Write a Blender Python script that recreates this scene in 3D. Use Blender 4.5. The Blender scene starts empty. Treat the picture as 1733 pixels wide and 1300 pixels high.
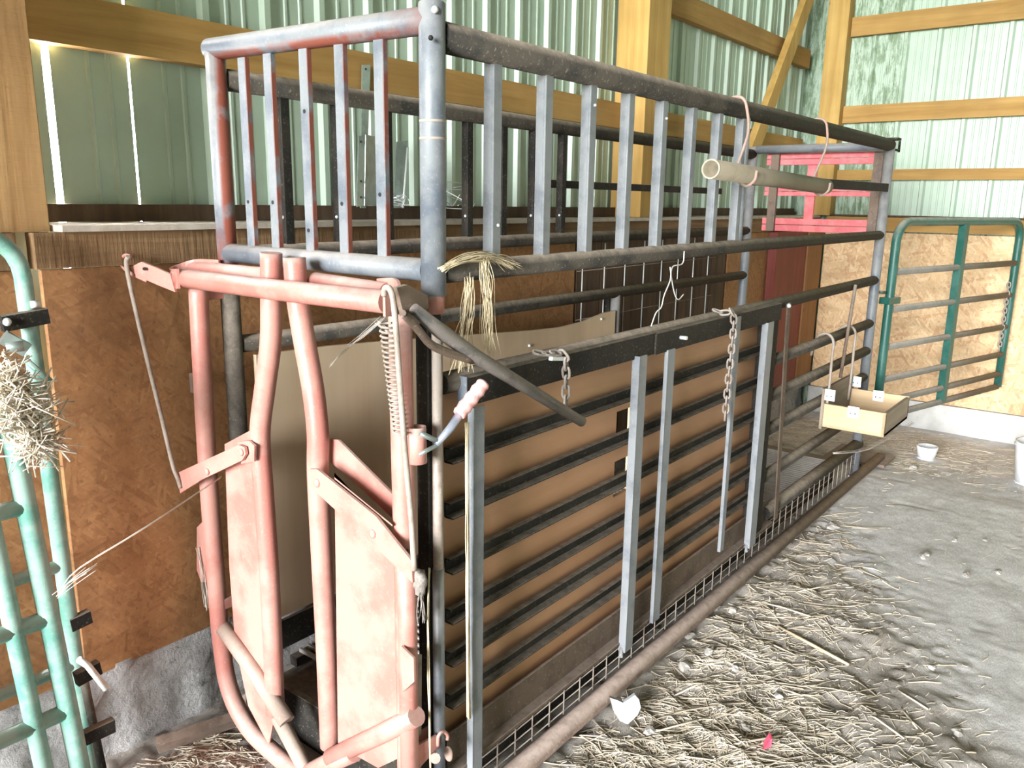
import bpy, math, random
import numpy as np
from mathutils import Vector, Matrix
random.seed(7)
rng = np.random.default_rng(7)
sc = bpy.context.scene
col = sc.collection

# ------------------------------------------------------------------ camera
FPX = 1375.74
CAM = np.array([-1.18767, -1.12756, 1.4707])
FW = np.array([0.76970958, 0.59949427, -0.21943969])
RT = np.array([0.61698338, -0.78684183, 0.0145409])
UP = np.array([0.16394715, 0.14658292, 0.9755177])
cd = bpy.data.cameras.new('camera'); cam = bpy.data.objects.new('camera', cd); col.objects.link(cam)
cd.sensor_width = 36.0; cd.lens = FPX*36.0/1733.0; cd.clip_start = .02; cd.clip_end = 200
M = Matrix(((RT[0], UP[0], -FW[0], CAM[0]), (RT[1], UP[1], -FW[1], CAM[1]), (RT[2], UP[2], -FW[2], CAM[2]), (0, 0, 0, 1)))
cam.matrix_world = M
sc.camera = cam

def px(x, y, X=None, Y=None, Z=None):
    """point where the ray through photo pixel (x, y) meets the plane X, Y or Z = const"""
    d = FW*FPX + RT*(x-866.5) + UP*(650-y)
    i, v = (0, X) if X is not None else ((1, Y) if Y is not None else (2, Z))
    return CAM + d*(v-CAM[i])/d[i]

# ------------------------------------------------------------------ sky, daylight through the open barn door, exposure
world = bpy.data.worlds.new('sky'); sc.world = world; world.use_nodes = True
bg = world.node_tree.nodes['Background']
bg.inputs['Color'].default_value = (.985, .99, 1.0, 1); bg.inputs['Strength'].default_value = 80.0
sc.view_settings.view_transform = 'Standard'; sc.view_settings.look = 'None'
sc.view_settings.gamma = 1.0; sc.view_settings.use_curve_mapping = False
sc.view_settings.exposure = 0.22
DOOR = dict(x=-12.0, y0=-4.2, y1=.74, h=5.0)
pl = bpy.data.lights.new('door_daylight_offscreen', 'AREA'); pl.shape = 'RECTANGLE'
pl.size = DOOR['y1']-DOOR['y0']; pl.size_y = DOOR['h']; pl.cycles.is_portal = True
po = bpy.data.objects.new('door_daylight_offscreen', pl); col.objects.link(po)
po.location = (DOOR['x']-.02, (DOOR['y0']+DOOR['y1'])/2, DOOR['h']/2)
po.rotation_euler = (math.radians(90), 0, math.radians(-90))

# ------------------------------------------------------------------ materials
def nd(t, typ, **k):
    n = t.nodes.new(typ)
    for a, b in k.items(): setattr(n, a, b)
    return n
def newmat(name):
    m = bpy.data.materials.new(name); m.use_nodes = True
    t = m.node_tree; b = t.nodes['Principled BSDF']
    return m, t, b
def pos(t, scale=(1, 1, 1), rot=(0, 0, 0)):
    g = nd(t, 'ShaderNodeNewGeometry'); mp = nd(t, 'ShaderNodeMapping')
    mp.inputs['Scale'].default_value = scale; mp.inputs['Rotation'].default_value = rot
    t.links.new(g.outputs['Position'], mp.inputs['Vector']); return mp.outputs['Vector']
def noise(t, vec, scale, detail=4, rough=.6, dist=0):
    n = nd(t, 'ShaderNodeTexNoise'); t.links.new(vec, n.inputs['Vector'])
    n.inputs['Scale'].default_value = scale; n.inputs['Detail'].default_value = detail
    n.inputs['Roughness'].default_value = rough; n.inputs['Distortion'].default_value = dist
    return n.outputs['Fac']
def ramp(t, fac, stops):
    r = nd(t, 'ShaderNodeValToRGB'); t.links.new(fac, r.inputs['Fac'])
    e = r.color_ramp.elements
    while len(e) < len(stops): e.new(.5)
    for q, (p, c) in zip(e, stops):
        q.position = p; q.color = (*c, 1) if len(c) == 3 else c
    return r.outputs['Color']
def g3(v): return (v, v, v)
def mix(t, fac, a, b, mode='MIX'):
    m = nd(t, 'ShaderNodeMix', data_type='RGBA', blend_type=mode)
    for s, v in ((0, fac), (6, a), (7, b)):
        if hasattr(v, 'links') or hasattr(v, 'is_linked'): t.links.new(v, m.inputs[s])
        elif s == 0: m.inputs[s].default_value = v
        else: m.inputs[s].default_value = (*v, 1)
    return m.outputs[2]
def math_(t, op, a, b=0.0, clamp=False):
    m = nd(t, 'ShaderNodeMath', operation=op, use_clamp=clamp)
    for i, v in enumerate((a, b)):
        if hasattr(v, 'is_linked'): t.links.new(v, m.inputs[i])
        else: m.inputs[i].default_value = v
    return m.outputs[0]
def bump(t, b, h, strength=.3, dist=.005):
    n = nd(t, 'ShaderNodeBump'); n.inputs['Strength'].default_value = strength; n.inputs['Distance'].default_value = dist
    t.links.new(h, n.inputs['Height']); t.links.new(n.outputs['Normal'], b.inputs['Normal'])
def upness(t, lo=.15, hi=.8):
    g = nd(t, 'ShaderNodeNewGeometry'); s = nd(t, 'ShaderNodeSeparateXYZ'); t.links.new(g.outputs['Normal'], s.inputs[0])
    r = nd(t, 'ShaderNodeMapRange'); t.links.new(s.outputs['Z'], r.inputs['Value'])
    r.inputs['From Min'].default_value = lo; r.inputs['From Max'].default_value = hi
    return r.outputs['Result']

def paint(name, base, worn, dust, wornamt=.35, dustamt=.8, rough=.5, scale=9, speck=.5, metal=0.0, spec=.5):
    """paint with worn patches, fine specks and dust lying on up-facing sides"""
    m, t, b = newmat(name); v = pos(t)
    n1 = noise(t, v, scale, 6, .65)
    c = mix(t, ramp(t, n1, ((.62-wornamt*.5, g3(0)), (.72-wornamt*.4, g3(1)))), base, worn)
    n2 = noise(t, v, 140, 3, .6)
    sp = ramp(t, n2, ((.60, g3(0)), (.70, g3(1))))
    c = mix(t, math_(t, 'MULTIPLY', sp, speck), c, dust)
    n3 = noise(t, v, 30, 5, .7)
    d = math_(t, 'MULTIPLY', upness(t), ramp(t, n3, ((.3, g3(.35)), (.6, g3(1)))))
    c = mix(t, math_(t, 'MULTIPLY', d, dustamt), c, dust)
    t.links.new(c, b.inputs['Base Color'])
    rr = ramp(t, n1, ((.3, g3(rough-.1)), (.7, g3(rough+.2)))); t.links.new(rr, b.inputs['Roughness'])
    b.inputs['Metallic'].default_value = metal; b.inputs['Specular IOR Level'].default_value = spec
    bump(t, b, noise(t, v, 220, 4, .7), .25, .002)
    return m

def wood(name, c0, c1, c2, axis='x', scale=1.0, rough=.8, bumpv=.4, saw=0.0):
    m, t, b = newmat(name)
    s = {'x': (1.6, 26, 26), 'y': (26, 1.6, 26), 'z': (26, 26, 1.6)}[axis]
    v = pos(t, tuple(q*scale for q in s))
    n = noise(t, v, 1.0, 6, .65, .4)
    c = ramp(t, n, ((.28, c0), (.5, c1), (.72, c2)))
    big = noise(t, pos(t), 2.3, 3, .6)
    c = mix(t, ramp(t, big, ((.35, g3(0)), (.75, g3(.6)))), c, tuple(q*.72 for q in c0))
    vk = nd(t, 'ShaderNodeTexVoronoi'); t.links.new(pos(t), vk.inputs['Vector']); vk.inputs['Scale'].default_value = 4.2
    kn = ramp(t, vk.outputs['Distance'], ((.045, g3(1)), (.085, g3(0))))
    c = mix(t, math_(t, 'MULTIPLY', kn, .6), c, tuple(q*.35 for q in c0))
    t.links.new(c, b.inputs['Base Color']); b.inputs['Roughness'].default_value = rough
    h = n
    if saw:
        w = noise(t, pos(t, (5, 5, saw*2.4) if axis == 'z' else (saw*2.4, 6, 6), (0, 0, 0) if axis == 'z' else (0, .55, 0)), 1.0, 4, .6)
        h = math_(t, 'ADD', n, math_(t, 'MULTIPLY', w, 1.2))
    bump(t, b, h, bumpv, .003)
    return m

def osb(name, dark, mid, light, plane='xz', stain=0.5, stain_col=(.06, .03, .012), fs=1.6):
    m, t, b = newmat(name)
    cols = []; hs = []
    for k, a in enumerate((.25, -.9, 1.35, 2.3)):
        rot = (0, a, 0) if plane == 'xz' else (a, 0, 0)
        sc_ = (11, 10, 62) if plane == 'xz' else (10, 11, 62)
        vo = nd(t, 'ShaderNodeTexVoronoi'); vo.inputs['Scale'].default_value = fs; vo.inputs['Randomness'].default_value = 1
        mp = pos(t, (1, 1, 1), rot); m2 = nd(t, 'ShaderNodeMapping'); m2.inputs['Scale'].default_value = sc_
        m2.inputs['Location'].default_value = (k*3.1, k*1.7, k*5.3)
        t.links.new(mp, m2.inputs['Vector'])
        nz = nd(t, 'ShaderNodeTexNoise'); nz.inputs['Scale'].default_value = 6; t.links.new(mp, nz.inputs['Vector'])
        ad = nd(t, 'ShaderNodeVectorMath', operation='MULTIPLY_ADD'); t.links.new(nz.outputs['Color'], ad.inputs[0])
        ad.inputs[1].default_value = (.8, .8, .8); t.links.new(m2.outputs['Vector'], ad.inputs[2])
        t.links.new(ad.outputs[0], vo.inputs['Vector'])
        s = nd(t, 'ShaderNodeSeparateColor'); t.links.new(vo.outputs['Color'], s.inputs[0])
        cols.append((s.outputs[0], s.outputs[1]))
    h = cols[0][0]; sel = cols[0][1]
    for r, gch in cols[1:]:
        h = mix(t, math_(t, 'GREATER_THAN', gch, sel), h, r); sel = math_(t, 'MAXIMUM', sel, gch)
    c = ramp(t, h, ((.05, dark), (.35, mid), (.65, mid), (.95, light)))
    fine = noise(t, pos(t, (1, 1, 1)), 60, 4, .7)
    c = mix(t, .35, c, ramp(t, fine, ((.3, tuple(q*.55 for q in mid)), (.7, tuple(min(1, q*1.35) for q in mid)))))
    st = noise(t, pos(t, (1.2, 1.2, 2.6)), 2.2, 5, .62)
    c = mix(t, math_(t, 'MULTIPLY', ramp(t, st, ((.48, g3(0)), (.72, g3(1)))), stain), c, stain_col)
    t.links.new(c, b.inputs['Base Color']); b.inputs['Roughness'].default_value = .75
    bump(t, b, h, .25, .003)
    return m

def rough_mat(name, stops, scale=20, rough=.95, bumpv=.6, bscale=60, dist=.01, detail=8):
    m, t, b = newmat(name); v = pos(t)
    n = noise(t, v, scale, detail, .7)
    t.links.new(ramp(t, n, stops), b.inputs['Base Color']); b.inputs['Roughness'].default_value = rough
    bump(t, b, noise(t, v, bscale, 6, .7), bumpv, dist)
    return m
def flat(name, c, rough=.6, metal=0, var=.15, scale=60):
    m, t, b = newmat(name); n = noise(t, pos(t), scale, 4, .6)
    t.links.new(ramp(t, n, ((.3, tuple(q*(1-var) for q in c)), (.7, tuple(min(1, q*(1+var)) for q in c)))), b.inputs['Base Color'])
    b.inputs['Roughness'].default_value = rough; b.inputs['Metallic'].default_value = metal
    bump(t, b, noise(t, pos(t), scale*4, 3, .6), .15, .002)
    return m

DUSTB = (.30, .255, .205)
MAT = dict(
    blue=paint('blue_grey_worn_paint', (.10, .118, .145), (.175, .19, .205), (.36, .33, .30), .45, .85, .42, 7, .35),
    lever=paint('dark_worn_lever_steel', (.085, .08, .078), (.16, .14, .125), (.34, .30, .27), .5, .6, .5, 18, .45),
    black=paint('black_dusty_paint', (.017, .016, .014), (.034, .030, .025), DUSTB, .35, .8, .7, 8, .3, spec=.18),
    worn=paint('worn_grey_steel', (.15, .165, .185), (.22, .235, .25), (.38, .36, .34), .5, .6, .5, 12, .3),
    dusty=paint('black_paint_thick_dust', (.022, .021, .018), (.05, .043, .033), (.24, .20, .155), .45, .95, .75, 8, .45, spec=.2),
    brownbar=paint('rusty_brown_bar', (.07, .045, .034), (.12, .085, .06), (.33, .26, .22), .5, .9, .7, 12, .55),
    pink=paint('faded_red_oxide_paint', (.42, .162, .132), (.47, .23, .19), (.55, .43, .385), .4, .65, .42, 6, .22),
    pinkdust=paint('faded_red_paint_mud', (.50, .27, .22), (.30, .22, .18), (.45, .38, .32), .6, .6, .6, 9, .6),
    rod=paint('dull_steel_rod', (.20, .15, .12), (.32, .27, .23), (.45, .40, .35), .5, .6, .5, 14, .4),
    teal=paint('dark_teal_gate_paint', (.012, .082, .064), (.03, .115, .093), (.34, .33, .28), .3, .95, .38, 5, .12),
    mint=paint('pale_teal_gate_paint', (.12, .30, .245), (.26, .40, .345), (.44, .45, .40), .45, .85, .4, 9, .4),
    dustpipe=paint('dust_covered_gate_rail', (.13, .13, .11), (.17, .16, .135), (.33, .29, .24), .4, .95, .8, 10, .4),
    gratebar=paint('dusty_grate_steel', (.42, .40, .38), (.50, .47, .44), (.55, .51, .47), .5, .5, .7, 14, .2),
    galv=flat('galvanised_steel', (.34, .40, .38), .35, .6, .2, 30),
    chain=paint('dusty_chain_steel', (.20, .17, .15), (.28, .24, .21), (.50, .45, .41), .5, .8, .55, 20, .5),
    pvc=paint('dusty_plastic_pipe', (.15, .13, .09), (.20, .17, .12), (.24, .20, .15), .5, .6, .55, 14, .2),
    pvcend=flat('cut_plastic_edge', (.34, .30, .23), .6),
    ply=wood('plywood_brown', (.38, .20, .10), (.46, .25, .135), (.53, .31, .175), 'x', .35, .55, .12),
    plytan=wood('plywood_tan', (.50, .375, .25), (.58, .45, .31), (.65, .52, .375), 'z', .3, .5, .1),
    cutwood=flat('pale_cut_wood_edge', (.80, .66, .46), .8),
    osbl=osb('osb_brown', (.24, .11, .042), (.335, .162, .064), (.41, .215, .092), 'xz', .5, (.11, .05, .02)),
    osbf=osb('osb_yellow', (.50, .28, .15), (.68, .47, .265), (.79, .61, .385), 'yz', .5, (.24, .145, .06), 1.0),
    beam=wood('rough_sawn_beam', (.15, .085, .038), (.24, .14, .066), (.34, .21, .11), 'x', 1.2, .9, .9, 30),
    post=wood('rough_sawn_post', (.26, .135, .045), (.38, .215, .085), (.47, .29, .13), 'z', .9, .85, .8, 38),
    lumber=wood('yellow_lumber_upright', (.36, .205, .05), (.48, .30, .085), (.56, .38, .13), 'z', .8, .75, .2),
    girtx=wood('lumber_girt_along', (.29, .155, .04), (.40, .235, .068), (.48, .30, .10), 'x', .8, .8, .3),
    girty=wood('lumber_girt_yellow', (.29, .155, .04), (.40, .235, .068), (.48, .30, .10), 'y', .8, .8, .2),
    darkplank=wood('dark_stained_plank', (.045, .024, .012), (.085, .05, .026), (.14, .09, .052), 'z', 1.0, .85, .6),
    redpaint=wood('dark_red_painted_board', (.16, .025, .016), (.22, .04, .026), (.27, .065, .045), 'z', .5, .6, .2),
    brownboard=wood('orange_brown_board', (.23, .10, .032), (.30, .145, .05), (.36, .185, .075), 'z', .6, .7, .2),
    pinkboard=paint('bright_pink_board_paint', (.62, .125, .145), (.70, .20, .21), (.55, .36, .32), .35, .5, .6, 14, .3),
    ledge=rough_mat('dusty_ledge_board', ((.3, (.34, .29, .23)), (.7, (.56, .51, .44))), 14, .95, .4, 80, .004),
    concrete=rough_mat('rough_concrete', ((.28, (.13, .125, .12)), (.40, (.42, .41, .405)), (.6, (.56, .55, .545)), (.8, (.70, .69, .69))), 26, .95, 1.0, 55, .02),
    concretef=rough_mat('pale_concrete', ((.25, (.42, .42, .40)), (.75, (.68, .68, .66))), 9, .95, .4, 40, .006),
    straw=flat('dry_straw', (.53, .455, .35), .7, 0, .45, 8),
    strawpale=flat('pale_straw', (.60, .535, .43), .7, 0, .3, 9),
    twine=flat('fibre_twine', (.56, .47, .31), .8, 0, .25, 40),
    whitestring=flat('white_plastic_string', (.62, .62, .58), .6, 0, .15, 50),
    web=flat('dusty_cobweb', (.55, .50, .44), .9, 0, .2, 50),
    stone=rough_mat('pale_stone', ((.3, (.34, .36, .37)), (.7, (.46, .48, .49))), 20, .9, .3, 60, .003),
    pebble=rough_mat('grey_pebble', ((.3, (.34, .315, .285)), (.7, (.50, .475, .44))), 20, .9, .4, 60, .003),
    tub=flat('white_plastic_tub', (.72, .74, .76), .45, 0, .12, 20),
    redgrip=paint('red_vinyl_grip', (.72, .16, .17), (.78, .42, .40), (.80, .62, .58), .55, .5, .4, 22, .1),
    bluesteel=flat('bright_handle_steel', (.42, .47, .58), .35, .5, .15, 40),
    pinkscrap=flat('pink_plastic_scrap', (.75, .09, .16), .5, 0, .1, 30),
    stick=wood('dry_wood_sliver', (.44, .34, .22), (.56, .45, .31), (.64, .54, .40), 'x', 1, .9, .3),
    rust=paint('rusty_scrap_steel', (.10, .07, .055), (.17, .12, .09), (.36, .30, .25), .5, .8, .7, 15, .4),
    rag=rough_mat('dust_ball', ((.3, (.14, .12, .11)), (.7, (.42, .38, .34))), 60, .95, .8, 120, .006),
    boxply=wood('pale_box_plywood', (.46, .32, .18), (.60, .44, .26), (.70, .54, .34), 'y', .5, .75, .15),
    boxside=wood('darker_box_side', (.20, .155, .115), (.29, .235, .18), (.36, .30, .235), 'x', .7, .85, .3),  # darker wood tone for the front side and back board
    zinc=flat('zinc_bracket', (.66, .70, .70), .4, .3, .1, 30),
    hole=flat('dark_bolt_hole', (.008, .008, .008), .8),
    roof=wood('fill_cutting_dark_roof', (.05, .035, .022), (.09, .06, .04), (.12, .085, .055), 'y', .5, .9, .3),  # unseen roof underside, made dark to cut bounce light
    grass=rough_mat('outdoor_grass', ((.3, (.05, .09, .025)), (.7, (.12, .18, .06))), 3, .95, .5, 20, .05),
)
# dirt floor
def dirt():
    m, t, b = newmat('dry_dirt'); v = pos(t)
    dp = nd(t, 'ShaderNodeVectorMath', operation='DOT_PRODUCT'); t.links.new(v, dp.inputs[0]); dp.inputs[1].default_value = (.567, -.825, 0)
    wob = math_(t, 'MULTIPLY', math_(t, 'SUBTRACT', noise(t, v, 4, 5, .65), .5), .55)
    bare = nd(t, 'ShaderNodeMapRange'); t.links.new(math_(t, 'ADD', dp.outputs['Value'], wob), bare.inputs['Value'])
    bare.inputs['From Min'].default_value = 1.36; bare.inputs['From Max'].default_value = 1.62; bm_ = bare.outputs['Result']
    n = noise(t, v, 3.2, 7, .62)
    c = ramp(t, n, ((.3, (.36, .32, .28)), (.5, (.47, .43, .385)), (.7, (.55, .515, .475))))
    f = noise(t, pos(t, (1, 2.2, 1), (0, 0, .5)), 30, 7, .75)
    c = mix(t, ramp(t, noise(t, pos(t, (1.3, 1, 1), (0, 0, 1.9)), 17, 6, .7), ((.34, g3(.6)), (.46, g3(0)))), c, (.24, .20, .165))
    sp = noise(t, v, 70, 3, .6)
    c = mix(t, ramp(t, sp, ((.62, g3(0)), (.72, g3(.6)))), c, (.60, .53, .43))
    g = ramp(t, noise(t, pos(t, (1, 1.6, 1), (0, 0, .4)), 7, 8, .68), ((.32, (.50, .485, .475)), (.5, (.61, .60, .59)), (.66, (.70, .69, .68))))
    c = mix(t, bm_, c, g)
    t.links.new(c, b.inputs['Base Color']); b.inputs['Roughness'].default_value = 1.0
    h = math_(t, 'ADD', f, math_(t, 'MULTIPLY', noise(t, v, 90, 6, .7), .5))
    h = math_(t, 'MULTIPLY', h, math_(t, 'SUBTRACT', 1.0, math_(t, 'MULTIPLY', bm_, .72)))
    bump(t, b, h, .85, .016)
    return m
MAT['dirt'] = dirt()
def red_sides(src, name, red):
    """the same paint with red patches on faces turned down or towards -y"""
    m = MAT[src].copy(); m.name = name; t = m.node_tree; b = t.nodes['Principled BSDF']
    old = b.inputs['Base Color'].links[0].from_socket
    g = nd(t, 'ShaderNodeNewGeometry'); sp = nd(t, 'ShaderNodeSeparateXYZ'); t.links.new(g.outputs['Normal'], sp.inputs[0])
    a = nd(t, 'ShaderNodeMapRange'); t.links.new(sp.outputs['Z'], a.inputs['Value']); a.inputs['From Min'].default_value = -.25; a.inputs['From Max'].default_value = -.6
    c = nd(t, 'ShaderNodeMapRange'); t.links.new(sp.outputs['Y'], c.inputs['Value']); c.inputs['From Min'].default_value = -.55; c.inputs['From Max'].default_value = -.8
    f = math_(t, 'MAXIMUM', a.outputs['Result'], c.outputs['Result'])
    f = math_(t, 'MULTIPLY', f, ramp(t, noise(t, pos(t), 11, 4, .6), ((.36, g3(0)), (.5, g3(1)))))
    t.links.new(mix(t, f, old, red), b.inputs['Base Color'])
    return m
MAT['bluered'] = red_sides('blue', 'blue_grey_paint_red_sides', (.20, .055, .035))  # red patches on down-facing and -y faces
def cladding():
    """pale green sheet metal, the same on every wall; mildew only in the far corner"""
    m, t, b = newmat('pale_green_sheet_metal')
    c = ramp(t, noise(t, pos(t), 5, 4, .6), ((.3, (.36, .465, .37)), (.7, (.42, .53, .43))))
    sp = nd(t, 'ShaderNodeNewGeometry'); xyz = nd(t, 'ShaderNodeSeparateXYZ'); t.links.new(sp.outputs['Position'], xyz.inputs[0])
    near = nd(t, 'ShaderNodeMapRange'); t.links.new(xyz.outputs['Y'], near.inputs['Value'])
    near.inputs['From Min'].default_value = .36; near.inputs['From Max'].default_value = .44
    mil = ramp(t, noise(t, pos(t, (1, 5, 1.2)), 6, 7, .75), ((.44, g3(0)), (.56, g3(.85))))
    f = math_(t, 'MULTIPLY', near.outputs['Result'], math_(t, 'GREATER_THAN', xyz.outputs['X'], 5.02))
    c = mix(t, math_(t, 'MULTIPLY', f, mil), c, (.13, .20, .10))
    t.links.new(c, b.inputs['Base Color']); b.inputs['Roughness'].default_value = .4
    return m
MAT['sheet'] = cladding()

# ------------------------------------------------------------------ geometry helpers: each returns (verts, faces, smooth flags), world coordinates
def V(*a): return np.array(a, float)
def unit(v): v = np.asarray(v, float); return v/np.linalg.norm(v)
def tube(path, r, n=12, caps=True, closed=False):
    P = [np.asarray(p, float) for p in path]; N = len(P)
    rs = r if isinstance(r, (list, tuple)) else [r]*N
    T = []
    for i in range(N):
        if closed: d = P[(i+1) % N]-P[i-1]
        else: d = P[min(i+1, N-1)]-P[max(i-1, 0)]
        T.append(unit(d))
    a = V(0, 0, 1) if abs(T[0][2]) < .9 else V(1, 0, 0)
    u = unit(np.cross(T[0], a)); vs = []; fs = []; sm = []
    for i in range(N):
        u = unit(u-T[i]*(u@T[i])); w = np.cross(T[i], u)
        for k in range(n):
            an = 2*math.pi*k/n
            vs.append(P[i]+rs[i]*(math.cos(an)*u+math.sin(an)*w))
    for i in range(N if closed else N-1):
        j = (i+1) % N
        for k in range(n):
            l = (k+1) % n
            fs.append((i*n+k, i*n+l, j*n+l, j*n+k)); sm.append(True)
    if caps and not closed:
        fs.append(tuple(range(n))[::-1]); fs.append(tuple(range((N-1)*n, N*n))); sm += [False, False]
    return vs, fs, sm
def hollow(a, b, ro, ri, n=20):
    a, b = np.asarray(a, float), np.asarray(b, float)
    o, f, s = tube([a, b], ro, n, False); i, _, _ = tube([a, b], ri, n, False)
    vs = o+i; fs = list(f); sm = list(s); q = 2*n
    for k in range(n):
        l = (k+1) % n
        fs.append((q+k, q+n+k, q+n+l, q+l)); sm.append(True)
        fs.append((k, q+k, q+l, l)); sm.append(False)
        fs.append((n+k, n+l, q+n+l, q+n+k)); sm.append(False)
    return vs, fs, sm
def smooth_path(pts, per=8):
    P = [np.asarray(p, float) for p in pts]; out = []
    Q = [2*P[0]-P[1]]+P+[2*P[-1]-P[-2]]
    for i in range(1, len(Q)-2):
        for k in range(per):
            t = k/per; a, b, c, d = Q[i-1], Q[i], Q[i+1], Q[i+2]
            out.append(.5*((2*b)+(-a+c)*t+(2*a-5*b+4*c-d)*t*t+(-a+3*b-3*c+d)*t**3))
    out.append(P[-1]); return out
def extr(sec, a, b, side, up):
    """2D section (side, up coordinates) swept from a to b"""
    a, b = np.asarray(a, float), np.asarray(b, float); side = unit(side); up = unit(up); n = len(sec)
    vs = [e+side*s+up*h for e in (a, b) for s, h in sec]
    fs = [(k, (k+1) % n, n+(k+1) % n, n+k) for k in range(n)]+[tuple(range(n))[::-1], tuple(range(n, 2*n))]
    return vs, fs, [False]*len(fs)
def bar(a, b, w, h, up=(0, 0, 1), ch=.0015):
    """rectangular bar with small chamfers; w is the width sideways, h along up"""
    a, b = np.asarray(a, float), np.asarray(b, float); d = unit(b-a)
    up = np.asarray(up, float); up = unit(up-d*(up@d)); side = np.cross(d, up)
    w2, h2 = w/2, h/2; c = min(ch, w2*.4, h2*.4)
    sec = [(-w2+c, -h2), (w2-c, -h2), (w2, -h2+c), (w2, h2-c), (w2-c, h2), (-w2+c, h2), (-w2, h2-c), (-w2, -h2+c)]
    return extr(sec, a, b, side, up)
def box(x0, x1, y0, y1, z0, z1, ch=.002):
    return bar(((x0+x1)/2, (y0+y1)/2, z0), ((x0+x1)/2, (y0+y1)/2, z1), abs(y1-y0), abs(x1-x0), (1, 0, 0), ch)
def angle(a, b, w, t, s1, s2):
    """angle iron from a to b, flanges along s1 and s2"""
    return extr([(0, 0), (w, 0), (w, t), (t, t), (t, w), (0, w)], a, b, s1, s2)
def prism(poly, ext):
    p = [np.asarray(q, float) for q in poly]; n = len(p); e = np.asarray(ext, float)
    vs = p+[q+e for q in p]
    fs = [tuple(range(n))[::-1], tuple(range(n, 2*n))]+[(k, (k+1) % n, n+(k+1) % n, n+k) for k in range(n)]
    return vs, fs, [False]*len(fs)
def ball(c, r, n=8, m=5, sx=(1, 1, 1), jit=0, seed=0):
    R = random.Random(seed); vs = []; fs = []
    c = np.asarray(c, float)
    for i in range(1, m):
        for k in range(n):
            a = math.pi*i/m; o = 2*math.pi*k/n; q = r*(1+jit*(R.random()-.5))
            vs.append(c+q*np.array([math.sin(a)*math.cos(o)*sx[0], math.sin(a)*math.sin(o)*sx[1], math.cos(a)*sx[2]]))
    vs += [c+np.array([0, 0, r*sx[2]]), c-np.array([0, 0, r*sx[2]])]; t, bq = len(vs)-2, len(vs)-1
    for i in range(m-2):
        for k in range(n):
            l = (k+1) % n; fs.append((i*n+k, (i+1)*n+k, (i+1)*n+l, i*n+l))
    for k in range(n):
        l = (k+1) % n; fs.append((k, l, t)); fs.append(((m-2)*n+l, (m-2)*n+k, bq))
    return vs, fs, [True]*len(fs)
def cells(xs, zs, keep, y0, y1):
    """slab in the XZ plane made of grid cells, some left out (holes)"""
    vs = []; fs = []; idx = {}
    def v(i, j, s):
        k = (i, j, s)
        if k not in idx: idx[k] = len(vs); vs.append(V(xs[i], (y0, y1)[s], zs[j]))
        return idx[k]
    nx, nz = len(xs)-1, len(zs)-1
    K = lambda i, j: 0 <= i < nx and 0 <= j < nz and keep(i, j)
    for i in range(nx):
        for j in range(nz):
            if not K(i, j): continue
            fs.append((v(i, j, 0), v(i+1, j, 0), v(i+1, j+1, 0), v(i, j+1, 0)))
            fs.append((v(i, j, 1), v(i, j+1, 1), v(i+1, j+1, 1), v(i+1, j, 1)))
            if not K(i-1, j): fs.append((v(i, j, 0), v(i, j+1, 0), v(i, j+1, 1), v(i, j, 1)))
            if not K(i+1, j): fs.append((v(i+1, j, 0), v(i+1, j, 1), v(i+1, j+1, 1), v(i+1, j+1, 0)))
            if not K(i, j-1): fs.append((v(i, j, 0), v(i, j, 1), v(i+1, j, 1), v(i+1, j, 0)))
            if not K(i, j+1): fs.append((v(i, j+1, 0), v(i+1, j+1, 0), v(i+1, j+1, 1), v(i, j+1, 1)))
    return vs, fs, [False]*len(fs)
def join(*gs):
    vs = []; fs = []; sm = []
    for g in gs:
        o = len(vs); vs += list(g[0]); fs += [tuple(i+o for i in f) for f in g[1]]; sm += g[2]
    return vs, fs, sm

ORG = {}
def tag(o, label=None, cat=None, group=None, kind=None):
    for k, v in (('label', label), ('category', cat), ('group', group), ('kind', kind)):
        if v: o[k] = v
    return o
def thing(name, loc, label=None, cat=None, group=None, kind=None):
    o = bpy.data.objects.new(name, None); col.objects.link(o); o.location = loc; o.empty_display_size = .1
    ORG[o.name] = V(*loc); return tag(o, label, cat, group, kind)
def obj(name, geo, mat, parent=None, label=None, cat=None, group=None, kind=None, base=False):
    vs, fs, sm = geo; A = np.array(vs, float); lo, hi = A.min(0), A.max(0)
    c = (lo+hi)/2
    if parent is None or base: c[2] = lo[2]
    me = bpy.data.meshes.new(name); me.from_pydata((A-c).tolist(), [], fs); me.polygons.foreach_set('use_smooth', sm)
    me.validate(); me.update()
    import bmesh
    bm = bmesh.new(); bm.from_mesh(me); bmesh.ops.recalc_face_normals(bm, faces=bm.faces); bm.to_mesh(me); bm.free()
    me.materials.append(MAT[mat]); o = bpy.data.objects.new(name, me); col.objects.link(o)
    if parent is not None:
        o.parent = parent; o.location = c-ORG[parent.name]
    else: o.location = c
    ORG[o.name] = c
    return tag(o, label, cat, group, kind)
def shift(o, d, name=None):
    """copy of one part moved by d, sharing mesh data"""
    c = o.copy(); col.objects.link(c); c.location = o.location+Vector(d); ORG[c.name] = ORG[o.name]+np.asarray(d, float)
    return c

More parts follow.
